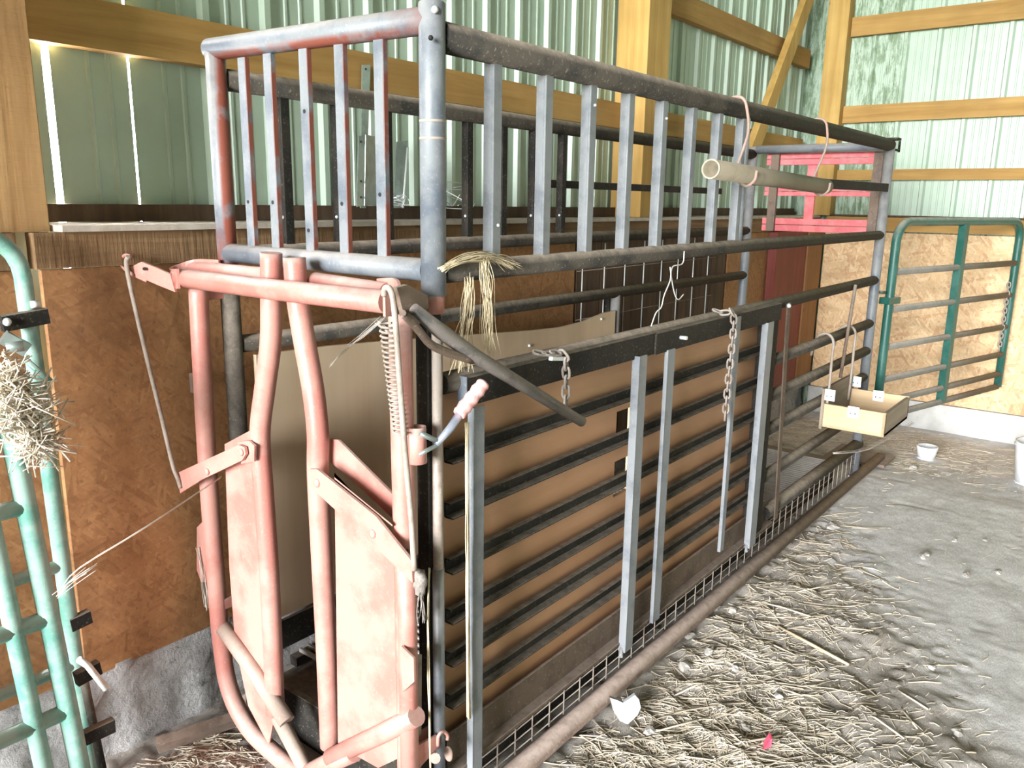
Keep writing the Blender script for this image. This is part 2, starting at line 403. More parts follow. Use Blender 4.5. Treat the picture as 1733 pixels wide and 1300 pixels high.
# ------------------------------------------------------------------ smooth value noise for the ground
_L = rng.random((64, 64))
def vn(x, y):
    xi = np.floor(x).astype(int); yi = np.floor(y).astype(int); fx = x-xi; fy = y-yi
    fx = fx*fx*(3-2*fx); fy = fy*fy*(3-2*fy)
    a = _L[xi % 64, yi % 64]; b = _L[(xi+1) % 64, yi % 64]; c = _L[xi % 64, (yi+1) % 64]; d = _L[(xi+1) % 64, (yi+1) % 64]
    return (a*(1-fx)+b*fx)*(1-fy)+(c*(1-fx)+d*fx)*fy
def bare(x, y):
    q = .567*(x-1.74)-.825*(y+.555)+.30*(vn(x*2.3+4, y*2.3+8)-.5)
    q = np.clip((q+.05)/.28, 0, 1); return q*q*(3-2*q)
def gh(x, y):
    x = np.asarray(x, float); y = np.asarray(y, float); bb = bare(x, y)
    z = .012-.06*np.clip((x-3.4)/1.3, 0, 1)
    z = z+.018*(vn(x*1.7+3, y*1.7+9)-.5)+(.014-.008*bb)*(vn(x*5+1, y*5+2)-.5)
    k = 1-.85*bb
    z = z+k*(.012*(vn(x*10+5, y*10+1)-.5)+.012*(vn(x*25, y*25)-.5)+.011*(vn(x*47+3, y*47+8)-.5))
    z = z-.10*k*np.clip(vn(x*7+40, y*7+17)-.80, 0, 1)-.05*bb*np.clip(vn(x*11+21, y*11+3)-.88, 0, 1)
    return z

# ================================================================== SETTING
YW, XF = .86, 4.95         # faces of the boarded left wall and of the far wall
ZT = 5.4
def axis(a, b, c, d, fine, coarse):
    return np.concatenate([np.arange(a, b, coarse), np.arange(b, c, fine), np.arange(c, d+1e-6, coarse)])
gx = axis(-12.2, -.6, 5.1, 5.4, .0135, .4); gy = axis(-12.6, -1.75, .95, 1.35, .0135, .4)
GX, GY = np.meshgrid(gx, gy, indexing='ij'); GZ = gh(GX, GY)
nx, ny = GX.shape
idx = np.arange(nx*ny).reshape(nx, ny)
me = bpy.data.meshes.new('floor')
q = np.stack([idx[:-1, :-1], idx[1:, :-1], idx[1:, 1:], idx[:-1, 1:]], -1).reshape(-1, 4)
me.from_pydata(np.stack([GX, GY, GZ], -1).reshape(-1, 3).tolist(), [], q.tolist())
me.polygons.foreach_set('use_smooth', [True]*len(me.polygons)); me.materials.append(MAT['dirt'])
fl = bpy.data.objects.new('floor', me); col.objects.link(fl); tag(fl, 'dry grey dirt floor of the barn scattered with straw', kind='structure')
obj('ground_outside', box(-60, -12.2, -40, 40, -.25, -.05), 'grass', kind='structure', label='grass outside the open barn door')

def ribbed(u0, u1, z0, z1, place, amp=.018, pitch=.205, minor=2, lead=True):
    """one sheet of ribbed cladding between u0 and u1; place(u, d, z) gives the world point"""
    pr = []; n = max(1, round((u1-u0)/pitch))
    for k in range(n):
        b = u0+(u1-u0)*k/n; w = (u1-u0)/n
        pr += [(b, 0), (b+.008, amp), (b+.028, amp), (b+.040, 0)] if (lead or k) else [(b, 0)]
        for j in range(1, minor+1):
            c = b+.040+(w-.040)*j/(minor+1); pr += [(c-.007, 0), (c-.004, .004), (c+.004, .004), (c+.007, 0)]
    pr.append((u1, 0))
    vs = []; fs = []
    for u, d in pr: vs += [place(u, d, z0), place(u, d, z1), place(u, d-.0008, z0), place(u, d-.0008, z1)]
    for i in range(len(pr)-1):
        a = i*4; fs += [(a, a+4, a+5, a+1), (a+2, a+3, a+7, a+6)]
    return vs, fs, [False]*len(fs)

# ---- left wall: concrete curb, OSB, planks, ledge, posts, girts, ribbed sheets
WL = thing('wall_left', (1.5, .95, 0), 'left barn wall of boards below and ribbed metal above', kind='structure')
def curbmesh(x0, x1, z1, y0):
    xs = np.arange(x0, x1+.01, .03); zs = np.linspace(-.12, z1, 12); vs = []; fs = []
    for i, x in enumerate(xs):
        for j, z in enumerate(zs):
            vs.append(V(x, y0+.03*(vn(np.array(x*14), np.array(z*14))-.5)+.016*(vn(np.array(x*40), np.array(z*40))-.5), z))
    m = len(zs)
    for i in range(len(xs)-1):
        for j in range(m-1): fs.append((i*m+j, (i+1)*m+j, (i+1)*m+j+1, i*m+j+1))
    o = len(vs)
    for x in xs: vs.append(V(x, 1.06, z1))
    for i in range(len(xs)-1): fs.append((i*m+m-1, (i+1)*m+m-1, o+i+1, o+i))
    return vs, fs, [True]*len(fs)
obj('concrete_curb', curbmesh(-2.2, 5.0, .272, YW+.005), 'concrete', WL)
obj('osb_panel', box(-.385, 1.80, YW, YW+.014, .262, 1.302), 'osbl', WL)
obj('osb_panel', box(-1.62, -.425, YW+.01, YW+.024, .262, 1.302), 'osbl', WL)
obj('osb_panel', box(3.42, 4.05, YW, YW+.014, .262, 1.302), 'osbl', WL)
x = 1.815
while x < 3.40:
    w = .19+.03*random.random(); w = min(w, 3.41-x)
    obj('plank', box(x, x+w-.006, YW+.003*random.random(), YW+.022, .262, 1.302), 'darkplank', WL); x += w
obj('red_board', box(4.05, 4.62, .80, .86, .22, 1.30), 'redpaint', WL, label='dark red painted board')
obj('brown_board', box(4.625, 4.93, .79, .86, .18, 1.30), 'brownboard', WL, label='orange brown board at the corner')
obj('beam', box(-.398, 4.93, YW-.012, YW+.03, 1.305, 1.386), 'beam', WL)
obj('beam', box(-1.7, -.43, YW-.004, YW+.03, 1.305, 1.386), 'beam', WL)
obj('ledge_board', box(-.345, 1.62, YW-.035, 1.04, 1.3875, 1.402), 'ledge', WL)
obj('ledge_board', box(1.625, 4.94, YW-.030, 1.04, 1.3875, 1.402), 'ledge', WL)
obj('sill_girt', box(-.34, 4.93, 1.02, 1.052, 1.404, 1.448), 'darkplank', WL)
obj('stud', box(-.47, -.405, YW+.032, .99, -.05, 1.30), 'darkplank', WL)
obj('post', box(-.66, -.352, YW+.005, 1.05, 1.388, ZT), 'post', WL)
obj('post', box(2.385, 2.60, .88, 1.05, 1.403, ZT), 'lumber', WL)
obj('post', box(4.94, 5.05, .765, .91, 1.405, ZT), 'lumber', WL)
obj('girt', box(-.352, 2.383, 1.00, 1.05, 1.822, 1.938), 'girtx', WL)
obj('girt', box(2.602, 4.93, 1.00, 1.05, 1.822, 1.938), 'girtx', WL)
obj('girt', box(2.602, 4.93, 1.00, 1.05, 2.42, 2.54), 'girtx', WL)
obj('girt', box(-.352, 2.383, 1.00, 1.05, 2.56, 2.68), 'girtx', WL)
obj('girt', box(-.352, 4.93, 1.00, 1.05, 3.2, 3.32), 'girtx', WL)
b0, b1 = px(1300, 180, Y=.95), px(1366, 0, Y=.95); d = b1-b0
obj('brace', bar(b0-d*.62, b1+d*.9, .045, .11, np.cross(unit(d), (0, 1, 0))), 'lumber', WL)
# sheets: daylight shows at two laps near the left post
for u0, u1 in ((-1.9, -.247), (-.229, -.035), (-.029, .992), (.992, 1.813), (1.808, 2.63), (2.625, 3.447), (3.442, 4.264), (4.259, 5.12)):
    obj('metal_sheet', ribbed(u0, u1, -.10, ZT, lambda u, d, z: V(u, 1.062-d, z), lead=not -.3 < u0 < .1), 'sheet', WL)
# ---- far wall
WB = thing('wall_back', (5.0, -2.5, 0), 'far barn wall of OSB below and bright ribbed metal above', kind='structure')
obj('concrete_curb', box(4.93, 5.15, -12.2, .80, -.2, .142, .01), 'concretef', WB)
yy = .785
while yy > -12:
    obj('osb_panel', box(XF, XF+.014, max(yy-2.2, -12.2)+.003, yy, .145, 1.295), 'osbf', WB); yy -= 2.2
obj('beam', box(XF-.006, XF+.035, -12.2, .785, 1.303, 1.398), 'girty', WB)
obj('sill_girt', box(XF+.005, 5.06, -12.2, .785, 1.400, 1.412), 'darkplank', WB)
for z0, z1 in ((1.652, 1.724), (2.045, 2.16), (2.62, 2.745), (3.25, 3.36)):
    obj('girt', box(5.01, 5.05, -12.2, .763, z0, z1), 'girty', WB)
yy = 1.10
k = 0
while yy > -12.1:
    w = .82 if k else 1.10-.63
    obj('metal_sheet', ribbed(-yy, -yy+w, -.15, ZT, lambda u, d, z: V(5.068-d, -u, z), .02, minor=3), 'sheet', WB); yy -= w; k += 1
# ---- the rest of the barn, outside the frame: right wall, front wall with the open door, roof
WR = thing('wall_right', (0, -12.25, 0), 'right barn wall', kind='structure')
u = -12.0
while u < 5.0:
    obj('metal_sheet', ribbed(u, u+1.025, -.05, ZT, lambda u, d, z: V(u, -12.25+d, z), pitch=.205), 'sheet', WR); u += 1.025
WF = thing('wall_front', (-12.05, -2.5, 0), 'front barn wall around the open door', kind='structure')
for u0, u1, z0 in ((-12.25, DOOR['y0'], -.05), (DOOR['y0'], DOOR['y1'], DOOR['h']), (DOOR['y1'], 1.075, -.05)):
    obj('metal_sheet', ribbed(u0, u1, z0, ZT, lambda u, d, z: V(-12.04+d, u, z)), 'sheet', WF)
for u0 in (DOOR['y0'], DOOR['y1']):
    obj('door_post', box(-12.03, -11.92, u0-.07, u0+.07, -.05, DOOR['h']+.07), 'lumber', WF)
obj('metal_sheet', ribbed(-12.04, -1.9, -.05, ZT, lambda u, d, z: V(u, 1.07-d, z)), 'sheet', WL)
CE = thing('ceiling', (0, -2.5, ZT), 'underside of the barn roof', kind='structure')
u = -12.1
while u < 5.0:
    obj('roof_board', ribbed(u, u+1.025, -12.3, 1.1, lambda u, d, z: V(u, z, ZT+.02-d)), 'roof', CE); u += 1.025

# ================================================================== CATTLE CHUTE
W, L = .712, 3.322
zT, zM, z3, zTop = 1.773, 1.328, 1.098, 1.83
CH = thing('cattle_chute', (1.66, .356, 0), 'long dusty black steel cattle squeeze chute with barred upper sides and plywood panels', 'chute')
P_ = CH
# corner posts
o = obj('corner_post', tube([(0, 0, 1.285), (0, 0, zTop-.003), (0, 0, zTop)], [.0255, .0255, .023], 20), 'blue', P_)
for z in (1.583, 1.615): obj('weld_ring', tube([(0, 0, z), (0, 0, z+.005)], .0262, 20), 'rod', o)
obj('bolt', ball(px(736, 16, Y=-.024), .007, 8, 5), 'zinc', o)
obj('bolt', ball(px(729, 64, Y=-.026), .005, 8, 5), 'hole', o)
obj('lower_post', box(-.018, .022, .0, .036, .02, 1.25), 'black', P_)
obj('pivot_rod', tube([(-.008, -.016, .40), (-.008, -.016, 1.22)], .0115, 12), 'rod', P_)
obj('pivot_sleeve', join(tube([(-.008, -.016, .165), (-.008, -.016, .70)], .0135, 12)), 'blue', P_)
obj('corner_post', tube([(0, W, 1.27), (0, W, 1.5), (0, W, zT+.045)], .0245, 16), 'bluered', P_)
obj('lower_post', tube([(0, W, 0.01), (0, W, .6), (0, W, 1.268)], .0245, 16), 'black', P_)
obj('corner_post', tube([(L, 0, 0.0), (L, 0, zT+.01)], .0245, 16), 'blue', P_)
obj('corner_post', tube([(L, W, 0.0), (L, W, zT+.01)], .0245, 16), 'blue', P_)
obj('post_cap', bar((L+.0, -.04, zT+.028), (L+.0, .04, zT+.028), .075, .012), 'black', P_)
obj('latch_pin', join(tube([(L+.03, -.01, zT-.02), (L+.10, -.02, zT-.02)], .006, 8), tube([(L+.095, -.02, zT-.03), (L+.095, -.02, zT+.025)], .006, 8)), 'black', P_)
# front panel of the cage
fz = 1.803
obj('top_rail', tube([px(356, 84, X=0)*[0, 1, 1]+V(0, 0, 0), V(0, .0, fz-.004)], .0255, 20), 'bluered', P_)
obj('mid_rail', tube([V(0, W-.01, 1.334), V(0, .015, 1.333)], .0235, 18), 'blue', P_)
for k, yb in enumerate((.60, .503, .376, .26, .141)):
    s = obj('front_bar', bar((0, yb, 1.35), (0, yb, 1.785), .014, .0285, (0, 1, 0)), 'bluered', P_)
    obj('bolt_hole', tube([(-.0070, yb+.002, (1.46, 1.46, 1.40, 1.46, 1.48)[k]), (-.0078, yb+.002, (1.46, 1.46, 1.40, 1.46, 1.48)[k])], .0045, 10), 'hole', s)
    if k == 2: obj('bolt_hole', tube([(-.0070, yb, 1.655), (-.0078, yb, 1.655)], .0045, 10), 'hole', s)
# right and left upper sides
for side, y in (('r', 0.0), ('l', W)):
    obj('top_rail', tube([(.02, y, zT if side == 'r' else zT-.025), (L-.01, y, zT if side == 'r' else zT-.03)], .029 if side == 'r' else .026, 18), 'dusty', P_)
    obj('mid_rail', tube([(.02, y, zM), (1.7, y, zM+.004), (L-.01, y, zM)], .0225, 16), 'dusty', P_)
    proto = None
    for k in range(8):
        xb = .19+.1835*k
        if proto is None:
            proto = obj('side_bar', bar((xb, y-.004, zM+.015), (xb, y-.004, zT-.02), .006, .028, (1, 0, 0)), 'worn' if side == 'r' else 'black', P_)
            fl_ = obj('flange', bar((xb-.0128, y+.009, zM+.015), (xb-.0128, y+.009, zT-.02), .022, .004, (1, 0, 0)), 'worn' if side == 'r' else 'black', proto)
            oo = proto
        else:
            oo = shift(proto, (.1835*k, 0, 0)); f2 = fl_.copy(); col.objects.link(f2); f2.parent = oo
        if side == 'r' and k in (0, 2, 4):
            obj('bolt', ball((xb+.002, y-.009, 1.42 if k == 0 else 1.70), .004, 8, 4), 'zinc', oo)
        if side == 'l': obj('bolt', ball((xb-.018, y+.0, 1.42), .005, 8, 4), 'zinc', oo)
obj('hinge_bar', bar((1.49, -.012, 1.555), (L-.0, -.012, 1.565), .012, .04), 'black', P_)
obj('left_brace_bar', bar((1.30, W+.03, 1.538), (3.0, W+.03, 1.538), .008, .03), 'black', P_)
obj('end_upright', tube([(1.50, 0, zM+.01), (1.50, 0, zT-.01)], .014, 10), 'blue', P_)
# right lower side
obj('side_rail', tube([(.02, .002, z3), (L-.01, .002, z3)], .0235, 16), 'dusty', P_)
obj('plywood_panel', cells([.02, .78, .865, 1.98], [.20, .625, .735, .775, .885, 1.075],
     lambda i, j: not (i == 1 and j in (1, 3)), .022, .034), 'ply', P_)
obj('cut_edge', bar((.866, .028, .628), (.866, .028, .732), .0125, .004, (1, 0, 0)), 'cutwood', P_)
obj('cut_edge', bar((.866, .028, .778), (.866, .028, .882), .0125, .004, (1, 0, 0)), 'cutwood', P_)
zs = (.940, .815, .686, .565, .460, .353)
pr_ = None
for k, z in enumerate(zs):
    geo = join(bar((.035, .004, z), (1.86, .004, z), .004, .033), bar((.035, -.008, z-.0155), (1.86, -.008, z-.0155), .024, .004), bar((.035, -.004, z+.0155), (1.86, -.004, z+.0155), .014, .003))
    if pr_ is None: pr_ = obj('side_slat', geo, 'black', P_); z_ = z
    else: shift(pr_, (0, 0, z-z_))
obj('skirt_plate', join(bar((.03, .0, .222), (2.0, .0, .222), .008, .085), bar((.03, -.018, .176), (2.0, -.018, .176), .03, .012)), 'brownbar', P_)
pl_ = obj('top_plate', join(bar((.062, -.034, 1.079), (.885, -.034, 1.079), .006, .062), bar((.062, -.022, 1.109), (.885, -.022, 1.109), .028, .004)), 'black', P_)
obj('top_plate', join(bar((.872, -.041, 1.078), (1.86, -.041, 1.078), .006, .062), bar((.872, -.026, 1.108), (1.86, -.026, 1.108), .03, .004)), 'black', P_)
obj('end_cap', bar((.060, -.024, 1.112), (.060, -.024, 1.045), .026, .003, (1, 0, 0)), 'blue', pl_)
obj('bolt', tube([(1.02, -.043, 1.080), (1.02, -.066, 1.080)], .006, 8), 'zinc', pl_)
def upright(x, z0, z1, w=.03, y=-.044, dpt=.03, foot=False):
    u_ = obj('upright', bar((x, y, z0), (x, y, z1), .005, w, (1, 0, 0)), 'worn', P_)
    g = [bar((x-w/2+.0015, y+dpt/2-.003, z0), (x-w/2+.0015, y+dpt/2-.003, z1), dpt, .004, (1, 0, 0))]
    if foot: g.append(tube([(x-w/2+.004, y+.012, z0+.012), (x-w/2-.004, y+.008, z0-.004), (x-w/2-.014, y+.004, z0-.008)], .006, 8))
    f_ = obj('flange', join(*g), 'worn', u_); return u_
upright(.087, .055, 1.045, .036, -.046, .018)
upright(.785, .155, 1.058, .044, -.050, .024, True)
upright(.962, .175, 1.052, .046, -.046, .012)
upright(1.45, .245, 1.10, .030, -.046, .012)
upright(1.74, .165, 1.05, .060, -.050, .024, True)
obj('end_post', box(1.80, 1.88, -.03, .02, .17, 1.09), 'black', P_)
obj('latch_strip', bar((1.955, -.035, 1.10), (2.03, -.035, .185), .006, .035, (1, 0, 0)), 'brownbar', P_)
obj('bolt', ball((1.94, -.042, 1.092), .009, 8, 5), 'zinc', P_)
for z in (.872, .726, .585, .385): obj('rear_rail', tube([(1.88, .002, z), (L-.01, .002, z)], .0235, 14), 'dusty', P_)
obj('base_rail', tube([(1.98, .0, .215), (L+.02, .0, .207)], .030, 14), 'dusty', P_)
obj('thin_rod', tube([px(1448, 482, Y=-.03), px(1422, 640, Y=-.03)], .008, 8), 'rust', P_)
obj('bottom_pipe', tube([(-.02, -.033, .046), (1.8, -.034, .046), (3.72, -.035, .044)], .0275, 16), 'brownbar', P_)
obj('bottom_pipe', tube([(-.02, W+.033, .046), (3.6, W+.034, .046)], .0275, 12), 'brownbar', P_)
# wire mesh band under the panel
for k in range(4): obj('mesh_wire', tube([(.02, -.004, .072+.03*k), (3.35, -.004, .072+.03*k)], .0018, 6), 'rod', P_)
wv = obj('mesh_wire', tube([(.06, -.008, .066), (.06, -.008, .178)], .0021, 6), 'rod', P_)
for k in range(1, 44): shift(wv, (.075*k+.006*(random.random()-.5), 0, 0))
# floor grate of the chute
for y in (.05, .36, .66): obj('grate_rail', bar((.1, y, .165), (3.0, y, .165), .03, .03), 'black', P_)
gr = obj('grate_bar', bar((1.0, .045, .186), (1.0, .665, .186), .011, .012), 'gratebar', P_)
for k in range(1, 69): shift(gr, (.029*k, 0, 0))
for k in range(1, 31): shift(gr, (-.029*k, 0, 0))
obj('ramp_plate', prism([(2.98, .02, .175), (3.13, .02, .155), (3.13, .68, .155), (2.98, .68, .175)], (0, 0, .01)), 'rust', P_)
obj('ramp_lip', prism([(3.60, -.09, .02), (3.80, -.10, .03), (3.86, .22, .03), (3.55, .24, .02)], (0, 0, .015)), 'rust', P_)
obj('inner_dark_sheet', bar((.03, .05, .095), (3.1, .05, .095), .01, .12), 'black', P_)  # black sheet added so the space behind the mesh looks dark
obj('floor_dark_plate', box(.03, 2.98, .056, .66, .135, .145), 'black', P_)  # black plate added under the grate to keep the inside dark
obj('front_dark_board', bar((.02, .05, .085), (.02, .66, .085), .02, .14), 'black', P_)  # black board added across the front to darken the inside
# left lower side
obj('side_rail', tube([(.02, W, z3), (L-.01, W, z3-.02)], .0235, 16), 'dusty', P_)
obj('side_rail', tube([(.02, W, .215), (L-.01, W, .215)], .025, 12), 'dusty', P_)
top = [(.05, 1.068), (.30, 1.06), (.62, 1.04), (.98, 1.014), (1.25, .995), (1.45, .985), (1.62, .990), (1.78, 1.010), (1.87, 1.012)]
obj('plywood_panel', prism([(x, .688, z) for x, z in top]+[(1.87, .688, .30), (.05, .688, .30)], (0, .012, 0)), 'plytan', P_)
pb = obj('bolt', ball(px(678, 628, Y=.684), .006, 8, 4), 'zinc', P_)
for q_ in ((896, 585), (1018, 540)): obj('bolt', ball(px(*q_, Y=.684), .006, 8, 4), 'zinc', P_)
obj('kick_plate', bar((.05, .69, .245), (1.87, .69, .245), .01, .09), 'black', P_)
obj('side_post', tube([(1.905, W, .2), (1.905, W, z3)], .021, 12), 'blue', P_)
obj('side_post', box(1.885, 1.92, W+.02, W+.05, .2, z3), 'black', P_)
ww = obj('panel_wire', tube([(1.691, .75, .80), (1.691, .75, 1.30)], .0028, 6), 'zinc', P_)
for k in range(1, 8): shift(ww, (.1745*k, 0, 0))
obj('panel_wire', tube([(1.65, .75, .985), (3.0, .75, .985)], .002, 6), 'rust', P_)
obj('panel_wire', tube([(1.65, .75, 1.19), (3.0, .75, 1.19)], .002, 6), 'rust', P_)
# rear end: top rail and the pink-boarded tailgate
obj('rear_rail', tube([(L, .02, zT-.005), (L, W-.02, zT-.005)], .022, 14), 'blue', P_)
for yb in (.06, .60): obj('tailgate_strap', bar((L+.05, yb, 1.33), (L+.05, yb, 1.745), .02, .045, (0, 1, 0)), 'rust', P_)
for zc, h in ((1.718, .066), (1.545, .05), (1.365, .074)):
    for kk in (-1, 1): obj('tailgate_board', bar((L+.075, .03, zc+kk*h*.25), (L+.075, .655, zc+kk*h*.25), .022, h*.5-.003), 'pinkboard', P_, label='bright pink tailgate board')
obj('tailgate_board', bar((L+.09, .405, 1.33), (L+.09, .405, 1.75), .02, .05, (0, 1, 0)), 'pinkboard', P_, label='bright pink tailgate board')

# ================================================================== HEAD GATE (pink)
HX = -.085
HG = thing('head_gate', (HX, .356, 0), 'faded pinkish red stanchion head gate with two sheet-metal leaves', 'gate')
H = lambda x, y, X=HX: px(x, y, X=X)
obj('frame_post', tube(smooth_path([H(335, 478), H(343, 640), H(352, 800), H(364, 960), H(374, 1080), H(388, 1165), H(420, 1230), H(470, 1280), H(520, 1318)], 6), .0235, 16), 'pink', HG)
obj('frame_post', tube([H(677, 520), H(680, 700), H(686, 960), H(690, 1250), V(HX, .008, .005)], .0235, 16), 'pink', HG)
obj('mount_sleeve', tube([(0, 0, 1.248), (0, 0, 1.287)], .0215, 16), 'pink', HG)
for yb, zb in ((.006, 1.262), (W-.004, 1.235), (.006, .30), (W-.004, .40)): obj('mount_strap', bar((HX, yb, zb), (-.012, yb, zb), .006, .03), 'pink', HG)
obj('top_rail', tube([H(300, 470, -.128), H(470, 491, -.128), H(655, 511, -.128)], .0225, 18), 'pink', HG)
obj('top_rail', tube([H(322, 456, -.045), H(480, 472, -.045)], .0225, 16), 'pink', HG)
obj('top_rail', tube([H(534, 478, -.045), H(655, 497, -.045)], .0225, 16), 'pink', HG)
# end loops joining the two top rails
e0, e1 = H(300, 470, -.128), H(330, 457, -.045)
def strap(pts, h, t=.006):
    """vertical strip of height h following pts"""
    P = [np.asarray(p, float) for p in pts]; gs = []
    vs = []; fs = []
    for i, p in enumerate(P):
        d = unit((P[min(i+1, len(P)-1)]-P[max(i-1, 0)])*[1, 1, 0]); nrm = np.cross(d, (0, 0, 1))
        for sgn, zz in ((-1, -1), (1, -1), (1, 1), (-1, 1)): vs.append(p+nrm*sgn*t/2+V(0, 0, zz*h/2))
    for i in range(len(P)-1):
        for k in range(4): fs.append((i*4+k, i*4+(k+1) % 4, i*4+4+(k+1) % 4, i*4+4+k))
    n = len(P)*4; fs += [(0, 1, 2, 3), (n-4, n-3, n-2, n-1)]
    return vs, fs, [False]*len(fs)
obj('end_strap', strap(smooth_path([H(372, 456, -.035), H(330, 455, -.05), H(296, 466, -.09), H(290, 471, -.12), H(302, 472, -.150)], 5), .047), 'pink', HG)
obj('end_strap', strap(smooth_path([H(640, 492, -.025), H(668, 492, -.05), H(676, 505, -.09), H(666, 512, -.125), H(650, 513, -.152)], 5), .05), 'pink', HG)
# lever plate at the left end and connecting rod
lp = obj('lever_plate', prism([H(225, 452, -.185), H(243, 443, -.175), H(268, 453, -.16), H(292, 464, -.147), H(300, 494, -.144), H(270, 482, -.16), H(234, 466, -.18)], (-.006, 0, 0)), 'pink', HG)
obj('bolt_hole', tube([H(244, 455, -.184), H(244, 455, -.176)], .004, 10), 'hole', lp)
obj('hook', tube(smooth_path([H(250, 476, -.172), H(222, 463, -.187), H(206, 449, -.197), H(205, 438, -.197), H(213, 432, -.197), H(221, 434, -.195)], 5), .0045, 8), 'pink', HG)
obj('connecting_rod', tube(smooth_path([H(217, 434, -.205), H(214, 448, -.205), H(224, 500, -.20), H(250, 612, -.185), H(272, 700, -.172), H(292, 785, -.158), H(300, 808, -.154), H(306, 826, -.150)], 5), .0055, 10), 'rod', HG)
# left leaf
lf = obj('leaf_stanchion', tube(smooth_path([H(459, 428), H(459, 500), H(458, 580), H(448, 660), H(440, 735), H(446, 830), H(455, 960), H(461, 1080), H(466, 1205)], 5), .0245, 16), 'pink', HG)
obj('leaf_panel', prism([H(380, 752, -.09), H(432, 724, -.09), H(440, 800, -.09), H(452, 1000, -.09), H(462, 1225, -.09), H(455, 1262, -.09), H(420, 1195, -.09), H(398, 1090, -.09), H(388, 960, -.09)], (.004, 0, 0)), 'pink', lf)
lb = obj('link_bar', prism([H(303, 800, -.142), H(408, 752, -.122), H(418, 756, -.122), H(420, 768, -.122), H(414, 778, -.122), H(345, 811, -.134), H(309, 834, -.142)], (-.007, 0, 0)), 'pink', HG)
obj('pivot_plate', prism([H(405, 748, -.112), H(425, 745, -.112), H(434, 754, -.112), H(434, 780, -.112), H(412, 784, -.112)], (-.006, 0, 0)), 'pink', lf)
for q_ in ((408, 766), (350, 799)): obj('rivet', ball(H(*q_, -.131 if q_[0] > 400 else -.141), .009, 10, 6, (.5, 1, 1)), 'pink', lb)
obj('side_tab', prism([H(333, 893, -.08), H(348, 878, -.08), H(352, 985, -.08), H(340, 985, -.08), H(333, 965, -.08)], (.005, 0, 0)), 'pink', HG)
obj('side_tab', prism([H(320, 632, -.06), H(333, 630, -.06), H(335, 668, -.06), H(322, 664, -.06)], (.005, 0, 0)), 'rust', HG)
obj('brace_pipe', tube([H(378, 1062, -.098), H(430, 1135, -.098), H(486, 1222, -.098)], .021, 14), 'pinkdust', HG)
obj('brace_pipe', tube([H(470, 1212, -.10), H(512, 1292, -.10), H(530, 1325, -.10)], .019, 14), 'pinkdust', HG)
# right leaf
rf = obj('leaf_stanchion', tube(smooth_path([H(498, 436), H(503, 500), H(514, 570), H(530, 660), H(538, 735), H(538, 800), H(544, 930), H(552, 1090), H(559, 1262)], 5), .0245, 16), 'pink', HG)
obj('leaf_panel', prism([H(566, 800, -.098), H(566, 845, -.098), H(640, 880, -.098), H(700, 940, -.098), H(703, 1270, -.098), H(640, 1300, -.098), H(572, 1262, -.098)], (.004, 0, 0)), 'pink', rf)
obj('leaf_edge', tube([H(686, 932, -.100), H(690, 1060, -.100), H(694, 1330, -.100)], .020, 14), 'pink', rf)
obj('hinge_tab', prism([H(682, 1092, -.122), H(703, 1113, -.122), H(704, 1152, -.122), H(684, 1170, -.122)], (-.005, 0, 0)), 'pink', rf)
rl = obj('link_bar', prism([H(527, 793, -.125), H(540, 793, -.125), H(640, 873, -.125), H(700, 948, -.125), H(702, 985, -.125), H(640, 925, -.125), H(530, 824, -.125)], (-.006, 0, 0)), 'pink', HG)
obj('link_bar', prism([H(563, 742, -.05), H(576, 744, -.05), H(668, 836, -.05), H(668, 876, -.05), H(600, 812, -.05), H(563, 782, -.05)], (-.006, 0, 0)), 'pink', HG)
for q_ in ((536, 818), (630, 904)): obj('rivet', ball(H(*q_, -.132), .010, 10, 6, (.5, 1, 1)), 'pink', rl)
obj('link_web', prism([H(566, 808, -.12), H(664, 888, -.12), H(664, 888, -.055), H(566, 808, -.055)], (0, 0, -.004)), 'pink', rl)
obj('foot_pipe', tube([H(560, 1282, -.105), H(640, 1245, -.105), H(705, 1212, -.105)], .0215, 16), 'pink', HG)
obj('foot_pipe', tube([H(505, 1318, -.10), H(560, 1290, -.10), H(600, 1272, -.10)], .0235, 16), 'pink', HG)
# operating lever on the right
hz = obj('lever_housing', prism([px(672, 487, Y=-.03), px(690, 482, Y=-.03), px(724, 500, Y=-.03), px(726, 520, Y=-.03), px(708, 552, Y=-.03), px(684, 535, Y=-.03)], (0, .012, 0)), 'rust', HG)
la, lbp, lc = px(712, 548, Y=-.045), px(790, 598, Y=-.07), px(985, 714, Y=-.10)
lv = obj('lever_handle', tube([px(700, 522, Y=-.045), px(745, 560, Y=-.055), px(800, 600, Y=-.07), px(985, 714, Y=-.10)], [.011, .016, .0155, .0125], 12), 'lever', HG)
obj('lever_fork', tube(smooth_path([px(684, 532, Y=-.05), px(706, 556, Y=-.055), px(728, 582, Y=-.06), px(756, 596, Y=-.065), px(800, 610, Y=-.07)], 4), .0085, 8), 'brownbar', lv)
obj('pivot_bolt', tube([px(682, 530, Y=-.02), px(682, 530, Y=-.075)], .006, 8), 'rust', hz)
# spring and pull rod
sp = []; A, B = px(654, 548, X=-.15), px(678, 735, X=-.11)
for k in range(23*10+1):
    t = k/230; a = t*23*2*math.pi; c = A*(1-t)+B*t; sp.append(c+.0135*V(math.cos(a), math.sin(a), 0))
obj('coil_spring', tube(sp, .0024, 6), 'rod', HG)
obj('pull_rod', tube(smooth_path([px(650, 500, X=-.165), px(652, 488, X=-.17), px(660, 490, X=-.17), px(667, 520, X=-.17), px(676, 640, X=-.165), px(686, 770, X=-.155), px(696, 880, X=-.15), px(701, 965, X=-.15)], 5), .0058, 10), 'rod', HG)
